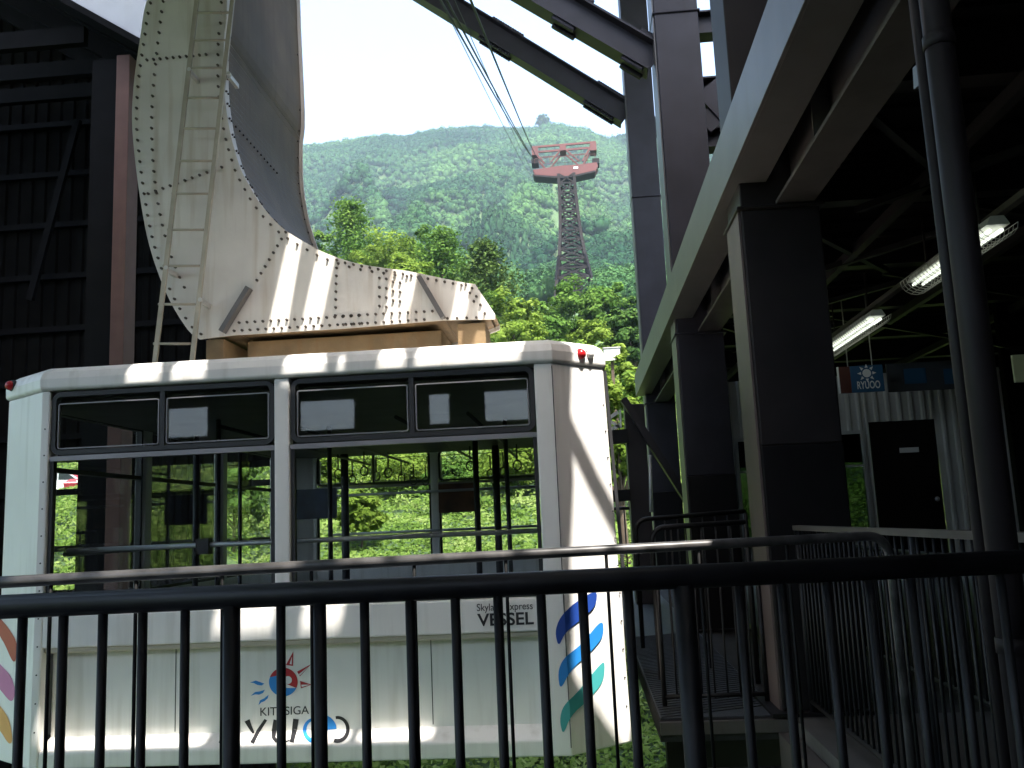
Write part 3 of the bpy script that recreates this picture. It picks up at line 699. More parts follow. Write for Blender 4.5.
def fine(l, k=4):
    """Catmull-Rom through the survey points"""
    out = []
    for i in range(len(l) - 1):
        p0, p1, p2, p3 = l[max(i-1, 0)], l[i], l[i+1], l[min(i+2, len(l)-1)]
        for t in [j / k for j in range(k)]:
            out.append(.5 * ((2*p1) + (p2-p0)*t + (2*p0-5*p1+4*p2-p3)*t*t + (3*p1-p0-3*p2+p3)*t**3))
    return out + [l[-1]]
left = fine([topL, topL2] + oP); right = fine(iP + [topR2, topR])
poly = left + [P(a, b, Y0) for a, b in bott] + [P(a, b, Y0) for a, b in rite] + right
nb = len(left); nr = len(bott) + len(rite)
mb = MB(); D = Y1 - Y0; n = len(poly)
xa, xb = P(355, 264, Y0).x, P(495, 316, Y0).x
dep = lambda p: D if (p.x < xa or p.z > P(300, 225, Y0).z) else D + (.55 - D) * min(1, (p.x - xa) / (xb - xa))
mb.prism(poly, Y * .03); mb.prism([p + Y * (dep(p) - .03) for p in poly], Y * .03)
for i in range(n - 1):                                   # flange plates round the box
    a, b = poly[i], poly[i + 1]
    d = (b - a); nrm = Vector((d.z, 0, -d.x)).normalized()
    if nrm.dot(Vector((0, 0, 1))) > 2: pass
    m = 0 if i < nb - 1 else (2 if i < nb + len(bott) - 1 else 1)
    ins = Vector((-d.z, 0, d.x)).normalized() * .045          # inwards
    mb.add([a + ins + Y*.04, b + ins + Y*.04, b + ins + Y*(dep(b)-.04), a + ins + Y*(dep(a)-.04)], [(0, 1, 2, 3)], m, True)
# lip strips with bolts along the inner curve
for i in range(nb + nr - 1, n - 1):
    a, b = poly[i], poly[i+1]; d = (b - a); ins = Vector((-d.z, 0, d.x)).normalized()
    mb.prism([a + ins*.040 + Y*.031, b + ins*.040 + Y*.031, b + ins*.040 + Y*.17, a + ins*.040 + Y*.17], ins * -.03, 0)
    if i % 2 == 0:
        for q in (.07, .13): c = a.lerp(b, .5) + ins*.012 + Y*q; mb.tube([c, c - ins*.022], .013, 6, 3)
    c0 = a + ins*.046
# a second skin of rivet lines
def bolts(l, step=.125, r=.0148, z=Y0):
    """bolt heads along a polyline of survey points on the front plate"""
    pts_ = [P(a, b, z) if not isinstance(a, Vector) else a for a, b in l] if not isinstance(l[0], Vector) else l
    acc = 0
    for a, b in zip(pts_, pts_[1:]):
        L_ = (b - a).length; t = acc
        while t < L_:
            c = a + (b - a) * (t / L_); c.y = z
            mb.tube([c + Y*.004, c - Y*.026], [r, r*.9], 7, 3); t += step
        acc = t - L_
def off(l, d):
    out = []
    for i, p in enumerate(l):
        e = (l[min(i+1, len(l)-1)] - l[max(i-1, 0)]).normalized(); out.append(p + Vector((-e.z, 0, e.x)) * d)
    return out
bolts(off(left, .055), .125); bolts(off(right, .06), .125)
zz1 = lambda l: [(a/2.076, b/2.076) for a, b in l]; zz2 = lambda l: [(120+a/3.84, b/3.84) for a, b in l]; zz3 = lambda l: [(140+a/4.04, 180+b/4.04) for a, b in l]; zz4 = lambda l: [(340+a/5.483, 230+b/5.483) for a, b in l]
bolts(fine([P(a, b, Y0) for a, b in zz1([(352,-60),(340,0),(325,120),(316,230),(318,330),(330,430),(355,530),(392,615)])]), .125)
bolts(zz2([(105,232),(345,210)]), .075); bolts(zz2([(110,745),(415,635)]), .085)
bolts(zz3([(590,212),(465,420)]), .085); bolts(zz3([(796,325),(790,552)]), .085)
bolts(zz3([(402,577),(900,548)]), .085); bolts(zz3([(382,610),(900,580)]), .085)
bolts(zz4([(20,472),(510,446)]), .085); bolts(zz4([(20,520),(500,490)]), .085)
for x_, y0_ in ((217, 265), (255, 270), (292, 285), (330, 290)): bolts(zz4([(x_, y0_), (x_, 432)]), .1)
bolts(zz4([(690, 300), (745, 415)]), .1); bolts(zz4([(725, 320), (800, 470)]), .1); bolts(zz4([(590, 486), (800, 480)]), .1)
bolts(zz4([(30, 182), (690, 308)]), .09)
# far-web bolt lines on the inner curve plate
for py0 in (40, 160):
    a = P(240, py0, Y0)
for zc in (4.85, 6.1):
    best = min(range(nb + nr, n - 1), key=lambda i: abs(poly[i].z - zc)); p = poly[best]; d = poly[best+1] - p; ins = Vector((-d.z, 0, d.x)).normalized()
    for k_ in range(14): c = p + ins*.043 + Y*(.25 + k_*.115); mb.tube([c, c - ins*.018], .014, 6, 3)
for yo in (.24, D - .12):
    for i in range(nb + nr, n - 1, 2):
        d = poly[i+1] - poly[i]; ins = Vector((-d.z, 0, d.x)).normalized(); c = poly[i] + ins*.043 + Y*yo; mb.tube([c, c - ins*.018], .013, 6, 3)
hang = mb.build('hanger_arm', [CREAM, CREAM_SHADE, TAN, BOLT], car, fix=True)
# ribs with their shadow put into the dark colour, beam and bearing blocks
for l in (((251, 289), (224, 333)), ((420, 278), (444, 319))):
    a, b = P(*l[0], Y0), P(*l[1], Y0); MB().bar(a - Y*.05, b - Y*.05, .05, .10, up=Y).build('shadow_rib', GIRD, car)
a = P(244, 337, Y0 + .2); b = P(440, 330, Y0 + .2)
MB().box(a.x, b.x, 9.3, 11.5, a.z - .20, a.z - .03).build('suspension_beam', TAN, car, bevel=.01)
for pa, pb, yb_ in ((206, 224, 352), (457, 486, 345)):
    a = P(pa, 338 if pa < 300 else 322, Y0 + .05); b = P(pb, yb_, Y0 + .05)
    MB().box(a.x, b.x, Y0 + .05, Y0 + (2.6 if pa < 300 else .55), 2.83, a.z - .02).build('bearing_block', TAN, car, bevel=.01)
# ladder
YL = 8.78; a0, a1 = P(196, -2, YL), P(152, 356, YL); b0, b1 = P(232, -2, YL), P(189, 356, YL)
ea = (a0 - a1).normalized(); a0 = a0 + ea * 2.2; b0 = b0 + ea * 2.2
ld = MB(); ld.bar(a0, a1 - Z*.38, .045, .03, up=Y); ld.bar(b0, b1 - Z*.38, .045, .03, up=Y)
for py in (28, 88, 148, 212, 277, 345, 413, 487, 560, 637, 715):
    t = (py / 2.076 + 2) / 358; q0, q1 = P(196, -2, YL), P(232, -2, YL); ld.tube([q0.lerp(a1, t), q1.lerp(b1, t)], .014, 8)
for k in range(1, 7):
    q0, q1 = P(196, -2, YL) + ea*k*.32, P(232, -2, YL) + ea*k*.32; ld.tube([q0, q1], .011, 8)
lad = ld.build('ladder', LADM, car)
for px, py in ((190, 72), (229, 76), (167, 270), (201, 302)):
    p = P(px, py, YL + .01); m = MB(); m.bar(p, p + Y*(Y0 - YL + .02), .035, .05); m.tube([p - Y*.03 + Z*.02, p + Y*.02 + Z*.02], .022, 8); m.build('ladder_bracket', GALV, lad)
# carriage on the ropes, above the frame
hx = (topL.x + topR.x) / 2
m = MB(); m.box(hx - .5, hx + .5, 7.6, 12.3, 9.55, 9.95)
for k in range(6): m.tube([(hx - .25, 7.9 + k*.82, 10.05), (hx + .25, 7.9 + k*.82, 10.05)], .22, 14)
m.build('carriage', STEEL, car)

# ------------------------------------------------------------------ ropes and tower
YT = 150.0
tow = thing('support_tower', P(566, 300, YT), 'red topped steel lattice support tower on the forested slope', 'tower'); tb = tow.location
tz = lambda a, b: (500 + a / 4.264, 120 + b / 4.267)
tp = lambda a, b, y=YT: P(*tz(a, b), y)
zt_ = tp(285, 240).z; zb_ = terrain(tow.location.x, YT) - 1
cxt = tp(283, 300).x
levels = [0, .16, .30, .45, .62, .8, 1.0]; m = MB(); leg = []
wt, wb = 4.4 * 68 / 200, 0
ht = zt_ - zb_
HWT = [(178, 1.33), (220, 1.62), (250, 2.1), (280, 2.9), (330, 4.0)]
hw = lambda t: interp(HWT, 519 - (zt_ - t * ht - 1.5) / YT * F + 0)
cor = [(-1, -1), (1, -1), (1, 1), (-1, 1)]
pt = lambda t, c: Vector((cxt + .12 + t * .4 + c[0] * hw(t) , YT + c[1] * hw(t), zt_ - t * ht))
for c in cor:
    m = MB()
    for a, b in zip(levels, levels[1:]): m.bar(pt(a, c), pt(b, c), .5, .5)
    m.build('tower_leg', TOWD, tow)
m = MB(); sub = np.linspace(0, 1, 15)
for i in range(4):
    c, d = cor[i], cor[(i+1) % 4]
    for a, b in zip(sub, sub[1:]):
        m.bar(pt(a, c), pt(b, d), .24, .24); m.bar(pt(a, d), pt(b, c), .24, .24); m.bar(pt(b, c), pt(b, d), .26, .26)
m.build('lattice_bracing', TOWD, tow, fix=False)
# head girder
m = MB(); prof = [(140,212),(255,195),(330,190),(412,180),(418,195),(405,222),(310,243),(250,248),(150,238)]
m.prism([tp(a, b, YT - 1.4) for a, b in prof], Y * 2.8); 
hg = m.build('head_girder', TOWR, tow)
m = MB(); m.prism([tp(a, b, YT - 1.43) for a, b in [(140,232),(255,240),(310,236),(405,214),(405,222),(310,243),(250,248),(150,240)]], Y * 2.86); m.build('girder_underside', TOWD, tow)
m = MB()
for yo in (-1.1, 1.1):
    q = lambda a, b: tp(a, b, YT) + Y * yo
    m.bar(q(138, 128), q(408, 106), .30, .34); m.bar(q(140, 138), q(190, 196), .3, .3); m.bar(q(392, 115), q(352, 186), .3, .3)
    m.bar(q(218, 190), q(268, 128), .24, .24); m.bar(q(268, 128), q(338, 186), .24, .24); m.bar(q(150, 150), q(385, 132), .12, .12)
m.build('head_frame', TOWR, tow, fix=False)
for a, b in ((150, 142), (397, 122), (268, 130)):
    p = tp(a, b); MB().box(p.x - .55, p.x + .55, YT - 1.3, YT + 1.3, p.z - (.85 if a != 268 else .5), p.z + .45).build('sheave_housing', TOWR, tow)
m = MB()
for yo in (-1.35, 1.35):
    for a in np.linspace(150, 405, 9):
        p = tp(a, 200 - (a - 150) * .09, YT) + Y * yo; m.bar(p, p + Z * 1.0, .05, .05)
    m.bar(tp(150, 178, YT) + Y*yo, tp(405, 158, YT) + Y*yo, .05, .05)
m.build('walkway_railing', TOWR, tow, fix=False)
p = tp(323, 203, YT - 1.45); MB().box(p.x - .38, p.x + .38, p.y, p.y + .03, p.z - .16, p.z + .16).build('name_plate', C_WHT, tow)
for a in (150, 408): p = tp(a, 186); MB().box(p.x - .6, p.x + .6, YT - 1.2, YT + 1.2, p.z - .4, p.z + .5).build('rope_saddle', TOWD, tow)
for (s, e, r, nm, lb) in (((452, 17), (531, 156), .020, 'track_rope', 'thick steel track rope, outermost of the pair running to the tower head'), ((457.5, 17), (534, 160), .020, 'track_rope', 'thick steel track rope running close beside the outermost one'),
                 ((489, 42), (535, 154), .020, 'track_rope', 'steel rope set apart from the others, steepest of those reaching the tower'),
                 ((455, 24), (531, 176), .008, 'haul_rope', 'thin haul rope sagging lowest below the track ropes'), ((470, 30), (533, 172), .008, 'haul_rope', 'thin haul rope between the paired and the single track rope')):
    A = P(*s, 18); B = P(*e, YT); d = (A - B).normalized(); A2 = A + d * 14; pts_ = []
    sag = 1.0 if nm == 'track_rope' else 1.6
    for i in range(25):
        t = i / 24; q = A2.lerp(B, t); q.z -= sag * 4 * t * (1 - t) * .25; pts_.append(q)
    # keep it through the surveyed start
    tag(MB().tube(pts_, [r + (.045 if nm == 'track_rope' else .022) * i / 24 for i in range(25)], 8).build(nm, ROPE), lb, 'rope')

# ------------------------------------------------------------------ station building on the right
st = thing('station_building', (1.7, 12, 0), 'dark steel framed cable car station with columns, eave girder and shaded platform roof', 'building')
ZT = 16.0
for (yc, lab) in ((7.1, None), (12.1, None), (19.6, None)):
    x0 = 1.40 if yc < 15 else 1.50
    m = MB(); m.box(x0, x0 + .62, yc, yc + .62, 2.0, ZT); m.box(x0 - .004, x0 + .624, yc - .004, yc + .624, -.0, 2.0, 1)
    for z in (8.6, 12.2): m.box(x0 - .03, x0 + .65, yc - .03, yc + .65, z, z + .03)
    m.box(x0 - .04, x0 + .66, yc - .04, yc + .66, 3.90, 3.93)
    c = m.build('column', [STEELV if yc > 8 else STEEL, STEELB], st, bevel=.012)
    MB().box(x0 - .10, x0 + .72, yc - .10, yc + .72, 0.004, .03).build('base_plate', STEELB, c)
    MB().box(x0 - .022, x0 - .005, yc + .03, yc + .59, .03, 3.9 if yc < 8 else 12).build('lit_side_plate', GIRD if yc > 8 else PINKB, c)  # paler plate: light on the column's left side put into its colour
# eave girder: a channel running out along the platform edge
m = MB(); gy0, gy1 = -1.5, 19.9
m.box(1.30, 1.325, gy0, gy1, 4.13, 4.60); m.box(1.325, 1.62, gy0, gy1, 4.13, 4.155); m.box(1.325, 1.62, gy0, gy1, 4.575, 4.60)
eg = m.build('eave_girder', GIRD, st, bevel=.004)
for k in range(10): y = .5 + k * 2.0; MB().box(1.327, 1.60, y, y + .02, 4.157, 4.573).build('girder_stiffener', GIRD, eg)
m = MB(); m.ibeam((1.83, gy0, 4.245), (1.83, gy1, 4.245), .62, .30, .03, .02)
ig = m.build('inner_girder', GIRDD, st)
for k in range(8): y = 1.0 + k * 2.45; MB().box(1.69, 1.815, y, y + .018, 3.97, 4.52).build('girder_stiffener', GIRDD, ig)
m = MB(); put_text(m, '57', (1.817, 5.75, 4.08), .26, .30, .01, right=-Y, up=Z); put_text(m, '57', (1.817, 5.75, 4.08), .26, .30, .01, right=-Y, up=Z)
m2 = MB(); put_text(m2, '57', (1.816, 6.15, 4.06), .30, .34, .012, right=-Y, up=Z); m2.build('stencil_mark', C_BLK, ig, fix=False)
# braces and ties of the tall frame
A = P(627, 116, 20.0); B = P(428, -6, 20.0); e = (B - A).normalized()
def brace(A, B, h, wv, nm):
    e = (B - A).normalized(); m = MB(); m.ibeam(A, B + e * 5, h, wv, .03, .03, up=Y.cross(e))
    u = Y.cross(e).normalized()
    up = e.cross(Y).normalized(); up = up if up.z > 0 else -up
    for t0 in (.18, .25):
        pass
    L_ = (B - A).length
    for k in range(26):
        for sgn in (-1, 1):
            t = (.04 + .011 * k) * L_ if k < 13 else (.55 + .012 * (k - 13)) * L_
            for s2 in (-.11, .11): c = A + e * t + up * sgn * h / 2 + Y * s2; m.tube([c, c + up * sgn * .065], .036, 6)
    m.build(nm, STEELV, st)
brace(A, B, .52, .40, 'diagonal_brace'); 
A2 = P(655, 62, 12.4); B2 = P(524, -14, 12.4); brace(A2, B2, .44, .34, 'diagonal_brace')
for (y_, z0, z1) in ((12.25, 6.62, 6.92), (12.25, 7.30, 7.68), (12.25, 8.35, 8.7), (19.8, 10.2, 10.6), (7.3, 6.5, 6.9)):
    xs0 = 2.02 if y_ < 15 else 2.12
    m = MB(); m.ibeam((xs0, y_ + .15, (z0 + z1) / 2), (7.2, y_ + .15, (z0 + z1) / 2), z1 - z0, .28); m.build('tie_beam', STEELV, st)
m = MB(); a = Vector((2.0, 12.4, 6.95)); m.bar(a, a + Vector((1.9, 0, 1.5)), .30, .30); m.bar((2.08, 12.23, 7.2), (2.55, 12.23, 7.55), .02, .5); m.build('knee_brace', STEELV, st)
for y_ in (7.1, 12.1, 19.6): m = MB(); m.box(6.9, 7.5, y_, y_ + .6, 0, ZT); m.build('column', STEEL, st)
# platform roof
m = MB(); m.box(1.64, 9.0, -8, 21, 4.66, 4.72)
for k in range(60): m.box(1.66, 9.0, -7.9 + k * .48, -7.72 + k * .48, 4.62, 4.66)
m.build('platform_roof', DECK, st)
for k in range(9):
    y = 1.2 + k * 2.3
    m = MB(); m.ibeam((1.99, y, 4.42), (9, y, 4.42), .36, .18); m.build('roof_beam', STEEL, st)
for x_ in (3.0, 4.6, 6.2): MB().bar((x_, -2, 4.17), (x_, 20, 4.17), .08, .10).build('purlin', STEEL, st)
for y in (5.8, 8.1, 10.4, 12.7):
    m = MB(); m.bar((2.0, y + .05, 4.16), (3.6, y + 2.2, 4.16), .06, .06); m.bar((4.2, y + .05, 4.14), (2.6, y + 2.2, 4.14), .06, .06); m.bar((3.6, y, 4.16), (6.2, y + .04, 3.55), .05, .05); m.build('wind_brace', STEELB, st)
# back screen wall of the platform booth
YW = 12.95
wx0, wx1, wz0, wz1 = 2.04, 5.92, .55, 3.35
dx0, dx1, dz1 = P(874, 480, YW).x, P(941, 480, YW).x, P(905, 420.5, YW).z
w1 = (P(737, 480, YW).x, P(765, 480, YW).x); w2 = (P(834, 480, YW).x, P(868, 480, YW).x); wzz = (P(800, 524, YW).z - .25, P(752, 438, YW).z); wzz2 = (wzz[0], P(850, 431, YW).z)
w1 = (w1[0], w1[1] + .35)
m = MB()
def corr(x0, x1, z0, z1):
    x = x0
    while x < x1 - .02:
        xe = min(x + .16, x1); k = xe - x
        prof = [(x, YW), (x + k*.55, YW), (x + k*.66, YW - .03), (x + k*.88, YW - .03), (xe, YW)]
        for (a, b), (c, d) in zip(prof, prof[1:]): m.add([(a, b, z0), (c, d, z0), (c, d, z1), (a, b, z1)], [(0, 1, 2, 3)])
        x = xe
for x0, x1, z0, z1 in ((wx0, w1[0], wz0, wz1), (w1[0], w1[1], wzz[1], wz1), (w1[0], w1[1], wz0, wzz[0]), (w1[1], w2[0], wz0, wz1), (w2[0], w2[1], wzz2[1], wz1), (w2[0], w2[1], wz0, wzz2[0]),
                       (w2[1], dx0, wz0, wz1), (dx0, dx1, dz1, wz1), (dx1, wx1, wz0, wz1)): corr(x0, x1, z0, z1)
m.box(wx0, wx1, YW + .06, YW + .10, wz1 - .1, wz1)
bw = m.build('booth_wall', SIDING, st)
m = MB(); m.box(dx0 + .004, dx1 - .004, YW + .0, YW + .05, wz0, dz1 - .004)
dr = m.build('booth_door', DOORM, st, bevel=.006)
m = MB(); k = P(909, 450, YW); m.box(k.x - .13, k.x + .13, YW - .012, YW - .001, k.z - .035, k.z + .035); m.build('door_plate', C_WHT, dr)
k = P(936, 499, YW); MB().ball(k - Y * .05, .035, 10).tube([k - Y*.05, k], .014, 8).build('door_knob', ALU, dr)
for (a, b), (c, d) in ((w1, wzz), (w2, wzz2)):
    m = MB(); t = .045
    m.box(a, a + t, YW - .05, YW + .04, c, d); m.box(b - t, b, YW - .05, YW + .04, c, d); m.box(a + t, b - t, YW - .05, YW + .04, d - t, d); m.box(a + t, b - t, YW - .05, YW + .04, c, c + t)
    m.box(a + t, b - t, YW - .03, YW + .03, (c+d)/2 + .25, (c+d)/2 + .28); fr = m.build('booth_window', WINF, st); MB().box(a + t, b - t, YW - .004, YW + .004, c + t, d - t).build('pane', GLASSD, fr)
# unseen hall roof, its slots and girders shaped to throw the striped shade
ZR = 8.6
def sheet_with_holes(mb, x0, x1, y0, y1, holes, z0, z1):
    xs = sorted({x0, x1} | {v for h in holes for v in h[:2] if x0 < v < x1}); ys_ = sorted({y0, y1} | {v for h in holes for v in h[2:] if y0 < v < y1})
    for b0_, b1_ in zip(ys_, ys_[1:]):
        run = None
        for a0_, a1_ in zip(xs, xs[1:]):
            cx_, cy_ = (a0_ + a1_) / 2, (b0_ + b1_) / 2; hol = any(h[0] < cx_ < h[1] and h[2] < cy_ < h[3] for h in holes)
            if hol:
                if run is not None: mb.box(run, a0_, b0_ + .0005, b1_ - .0005, z0, z1)
                run = None
            elif run is None: run = a0_
        if run is not None: mb.box(run, xs[-1], b0_ + .0005, b1_ - .0005, z0, z1)
zr = 1.36
def atz(px, py, z): d = ray(px, py); return EYE + d * ((z - EYE.z) / d.z)
pa = atz(-40, 584.5, zr); pb = atz(868, 536, zr); slots = []  # roof slots set by where the sun should land on the rail
for a_, b_ in ((.05, .115), (.12, .19), (.195, .32), (.36, .41), (.418, .55), (.56, .66), (.67, .80)):
    k_ = 3
    for i_ in range(k_):
        q0, q1 = (pa.lerp(pb, a_ + (b_ - a_) * t_ / k_) + Z * .02 for t_ in (i_, i_ + 1)); q0 = q0 + S * ((ZR - q0.z) / S.z); q1 = q1 + S * ((ZR - q1.z) / S.z)
        ym_ = (q0.y + q1.y) / 2; slots.append((min(q0.x, q1.x), max(q0.x, q1.x), ym_ - .085, ym_ + .085))
m = MB()
sheet_with_holes(m, -14, 9, -9, 2.62, slots + [(-2.1, -.85, 2.43, 2.565), (-.62, .2, 2.43, 2.565), (.28, .8, 2.43, 2.565)], ZR, ZR + .05)
sheet_with_holes(m, -14, .95, 2.62, 3.62, [(-.95, -.50, 2.763, 2.875), (-.30, .0, 2.763, 2.875)], ZR, ZR + .05)
m.box(-14, -2.05, 3.621, 9.2, ZR, ZR + .05)
up_ = lambda px, py: (lambda q: q + S * ((ZR - q.z) / S.z))(PN(px, py, pR, nR))
sheet_with_holes(m, 2.35, 9, 2.62, 4.3, [], ZR, ZR + .05); sheet_with_holes(m, 1.0, 9, 4.301, 9.2, [], ZR, ZR + .05)
m.prism([Vector((.951, 2.621, ZR))] + [up_(*q) for q in ((572, 690), (574, 640), (571, 560), (575, 480), (571, 420), (573, 350))] + [Vector((.951, 3.97, ZR))], Z * .05)
hr = m.build('shade_roof', ROOFT, st)
for x0, x1 in ((-1.77, -1.70), (-1.42, -.84), (-.50, -.42), (-.36, -.12), (.10, .16)):
    MB().box(x0, x1, 3.63, 9.3, ZR - .02, ZR + .3).build('shade_girder', STEEL, st)
MB().bar(up_(560, 425) + Z*.12, up_(628, 555) + Z*.12, .10, .08).build('shade_girder', STEEL, st)
MB().bar((-14, 9.32, ZR + .2), (1.3, 9.32, ZR + .2), .16, .4).build('shade_girder', STEEL, st)
for x_ in (-13.8, 8.8):
    for y_ in (-8.5, 1.0): MB().box(x_ - .2, x_ + .2, y_ - .2, y_ + .2, 0, ZR - .001).build('column', STEEL, st)
MB().box(-14, 9, 5.5, 19.4, 16.05, 16.2).build('shade_canopy', ROOFT, st)  # unseen canopy added high up to keep sun off the tall frame
for x_ in (-13.5, -8.0): MB().box(x_ - .2, x_ + .2, 18.8, 19.2, -5, 16).build('column', STEEL, st)
MB().box(9.0, 9.12, -9, 21, -.3, ZR - .002).build('side_wall', DSIDING, st)  # unseen wall added to darken the platform area
m = MB(); m.box(1.6, 8.99, -9.12, -9.0, 0, ZR - .002); m.build('light_block_wall', DSIDING, st)  # unseen wall added to cut the light from behind
m = MB(); YR2 = -9.0  # gaps placed for pale reflections in the upper panes
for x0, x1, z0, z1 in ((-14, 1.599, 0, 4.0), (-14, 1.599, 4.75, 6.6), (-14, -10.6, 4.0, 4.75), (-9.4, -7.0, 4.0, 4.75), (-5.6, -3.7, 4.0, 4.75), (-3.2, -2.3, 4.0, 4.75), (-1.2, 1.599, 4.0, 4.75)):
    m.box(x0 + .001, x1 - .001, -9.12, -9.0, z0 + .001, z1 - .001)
m.build('light_block_wall', DSIDING, st)
MB().box(2.3, 8.95, 20.9, 21.0, 2.5, 4.64).build('end_light_block', DSIDING, st)  # added to block light from the far bank under the platform roof
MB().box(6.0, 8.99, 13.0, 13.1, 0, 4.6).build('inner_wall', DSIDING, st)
MB().box(.62, 8.9, 8.4, 8.6, -5.2, -.17).build('dark_fill_wall', STEELB, st)  # dark wall added to darken the gap under the platform

# ------------------------------------------------------------------ platform floors
m = MB(); m.box(-14, 9, -9, 3.55, -.30, 0); struct(m.build('platform', CONC))
m = MB(); m.box(1.45, 9, 3.56, 7.05, -.30, -.004); struct(m.build('platform_walkway', CONC))
m = MB(); m.box(.48, 9, 7.06, 20.8, -.16, -.008); struct(m.build('boarding_platform', DARKDECK))
m = MB(); m.box(-16, .45, 3.6, 17.0, -4.95, -4.8); struct(m.build('bounce_floor', CONCL))  # unseen pale floor added to keep green bounce off the cabin
# chequer grating strips on the boarding platform
m = MB(); m.box(.49, 1.38, 7.08, 20.6, -.005, .006)
for k in range(52): m.bar((.50, 7.1 + k*.09, .008), (1.37, 7.1 + k*.09 + .35, .008), .012, .010)
o = m.build('deck_grating', GRATE); struct(o)
m = MB(); m.box(.48, 1.45, 7.055 - .05, 7.055, -.10, -.012); m.box(.48, 1.45, 7.2, 7.35, -.62, -.42); m.box(.50, .62, 6.9, 7.19, -.55, -.44); m.box(1.33, 1.44, 3.6, 7.0, -.5, -.1)
m.box(.9, 1.0, 7.36, 7.46, -5, -.63); m.box(.55, .65, 7.4, 7.5, -5, -.63); m.box(1.3, 1.4, 7.4, 7.5, -5, -.63); m.box(1.46, 1.56, 3.4, 3.5, -5, -.31); m.box(1.46, 1.56, 6.8, 6.9, -5, -.31)
tag(m.build('support_framework', GIRDD), 'grey steel beams and posts carrying the end of the boarding platform', 'framework')

# ------------------------------------------------------------------ railings
def fence(name, label, cat, top, z0, bars, rb, rt, posts, mt=BLACK, loc=None, bottom=None, square=False, group=None):
    """top: list of points of the top rail; bars, posts: points on the rail; every bar a part"""
    loc = Vector((top[0][0], top[0][1], 0)) if loc is None else Vector(loc)
    t = thing(name, loc, label, cat, group); m = MB()
    if square: m.bar(top[0], top[1], .06, .035)
    else: m.tube(top, rt, 14)
    m.build('top_rail', WORN if mt is BLACKR else (mt if not square else GIRDD), t)
    pr = None
    for p in bars:
        p = Vector(p)
        if pr is None: pr = MB().tube([(p.x, p.y, z0), (p.x, p.y, p.z - rt * .7)], rb, 8).build('baluster', mt, t); p0 = p
        else: dup(pr, t, p - p0)
    pr = None
    for p, r in posts:
        p = Vector(p); MB().tube([(p.x, p.y, 0.0), (p.x, p.y, p.z - rt * .7)], r, 12).build('post', mt, t)
    if bottom: MB().tube(bottom, .018, 10).build('bottom_rail', mt, t)
    return t
Y1_ = 2.3; z1_ = 1.5 - 66.8 / F * Y1_
ra, rb_ = atz(0, 607, z1_), atz(1000, 562.5, z1_); ra.z = rb_.z = z1_; rd_ = (rb_ - ra).normalized()
def online(a, d, px):
    r_ = ray(px, 640); return a + d * ((r_.x*a.y - r_.y*a.x) / (r_.y*d.x - r_.x*d.y))
rail = lambda px: online(ra, rd_, px)
fence('platform_railing', 'nearest black guard railing across the whole foreground with thick top rail', 'railing', [rail(-60), rail(1120)], .14,
      [rail(p) for p in (-20, 22, 63, 102.5, 142.5, 185, 281, 365, 411, 456.5, 499.5, 543, 585, 631, 743, 786, 832, 875, 917, 962, 1008, 1052)], .0135, .033,
      [(rail(231.5), .024), (rail(320), .0185), (rail(687), .030)], bottom=[rail(-60) - Z*(z1_ - .12), rail(1120) - Z*(z1_ - .12)])
zr = 1.36
pa = atz(-40, 584.5, zr); pb = atz(868, 536, zr); d = (pb - pa).normalized()
top = [pa] + [pb] + arc(pb - Z*.11, .11, math.pi/2, 0, d, Z)[1:] + [pb + d*.11 - Z*1.36]
r2 = lambda px: online(pa, d, px)
print('rails', ra, rb_, pa, pb)
q_ = fence('queue_railing', 'second black railing behind the nearest one with worn sunlit top and rounded end', 'railing', top, .10,
      [r2(p) for p in (49, 135, 222, 312, 416, 509, 611, 705, 795)], .0075, .0225, [], mt=BLACKR)
# fence along the walkway
xf = 1.6; zf = 1.365
bars = [(xf, y, zf) for y in np.arange(2.35, 7.05, .105)]
fence('walkway_fence', 'dark picket fence with flat pale handrail along the walkway beside the columns', 'fence', [Vector((xf, 2.2, zf)), Vector((xf, 7.05, zf))], .10, bars, .009, .02, [((xf, 2.2, zf), .022), ((xf, 4.6, zf), .022), ((xf, 7.05, zf), .022)], bottom=[(xf, 2.2, .10), (xf, 7.05, .10)], square=True)
xg = 2.75
fence('far_walkway_fence', 'long dark picket fence on the far side of the walkway under the lamps', 'fence', [Vector((xg, 2.2, 1.1)), Vector((xg, 10.5, 1.1))], .10, [(xg, y, 1.1) for y in np.arange(2.3, 10.4, .11)], .010, .02, [((xg, 2.2, 1.1), .022), ((xg, 6.4, 1.1), .022), ((xg, 10.5, 1.1), .022)], bottom=[(xg, 2.2, .10), (xg, 10.5, .10)])
def loop_gate(pl, pr, label):
    a, b = pl, pr; d = (b - a).normalized(); r = .12
    top = [a - d*0 - Z*1.30] + arc(a + d*r - Z*r, r, math.pi, math.pi/2, d, Z) + [b]
    n_ = int((b - a).length / .14)
    return fence('boarding_gate', label, 'gate', top, .15, [a + d*(r + .06 + .14*i) for i in range(n_ - 1)], .008, .024, [(b, .024)], group='rounded pipe gates on the boarding platform')
loop_gate(P(635, 520, 9.6), P(745, 511, 9.9), 'farther rounded pipe gate on the boarding platform with the higher top')
loop_gate(P(651, 528, 8.2), P(745, 522, 8.4), 'nearer rounded pipe gate on the boarding platform with the lower top')
m_ = fence('landing_railing', 'low black picket railing on the grating at the end of the boarding platform', 'railing', [Vector((.56, 7.5, .98)), Vector((1.36, 7.5, .98))], .06, [(.56 + .10*i, 7.5, .98) for i in range(1, 8)], .008, .016, [((.56, 7.5, .98), .02), ((1.36, 7.5, .98), .02)], bottom=[(.56, 7.5, .08), (1.36, 7.5, .08)])

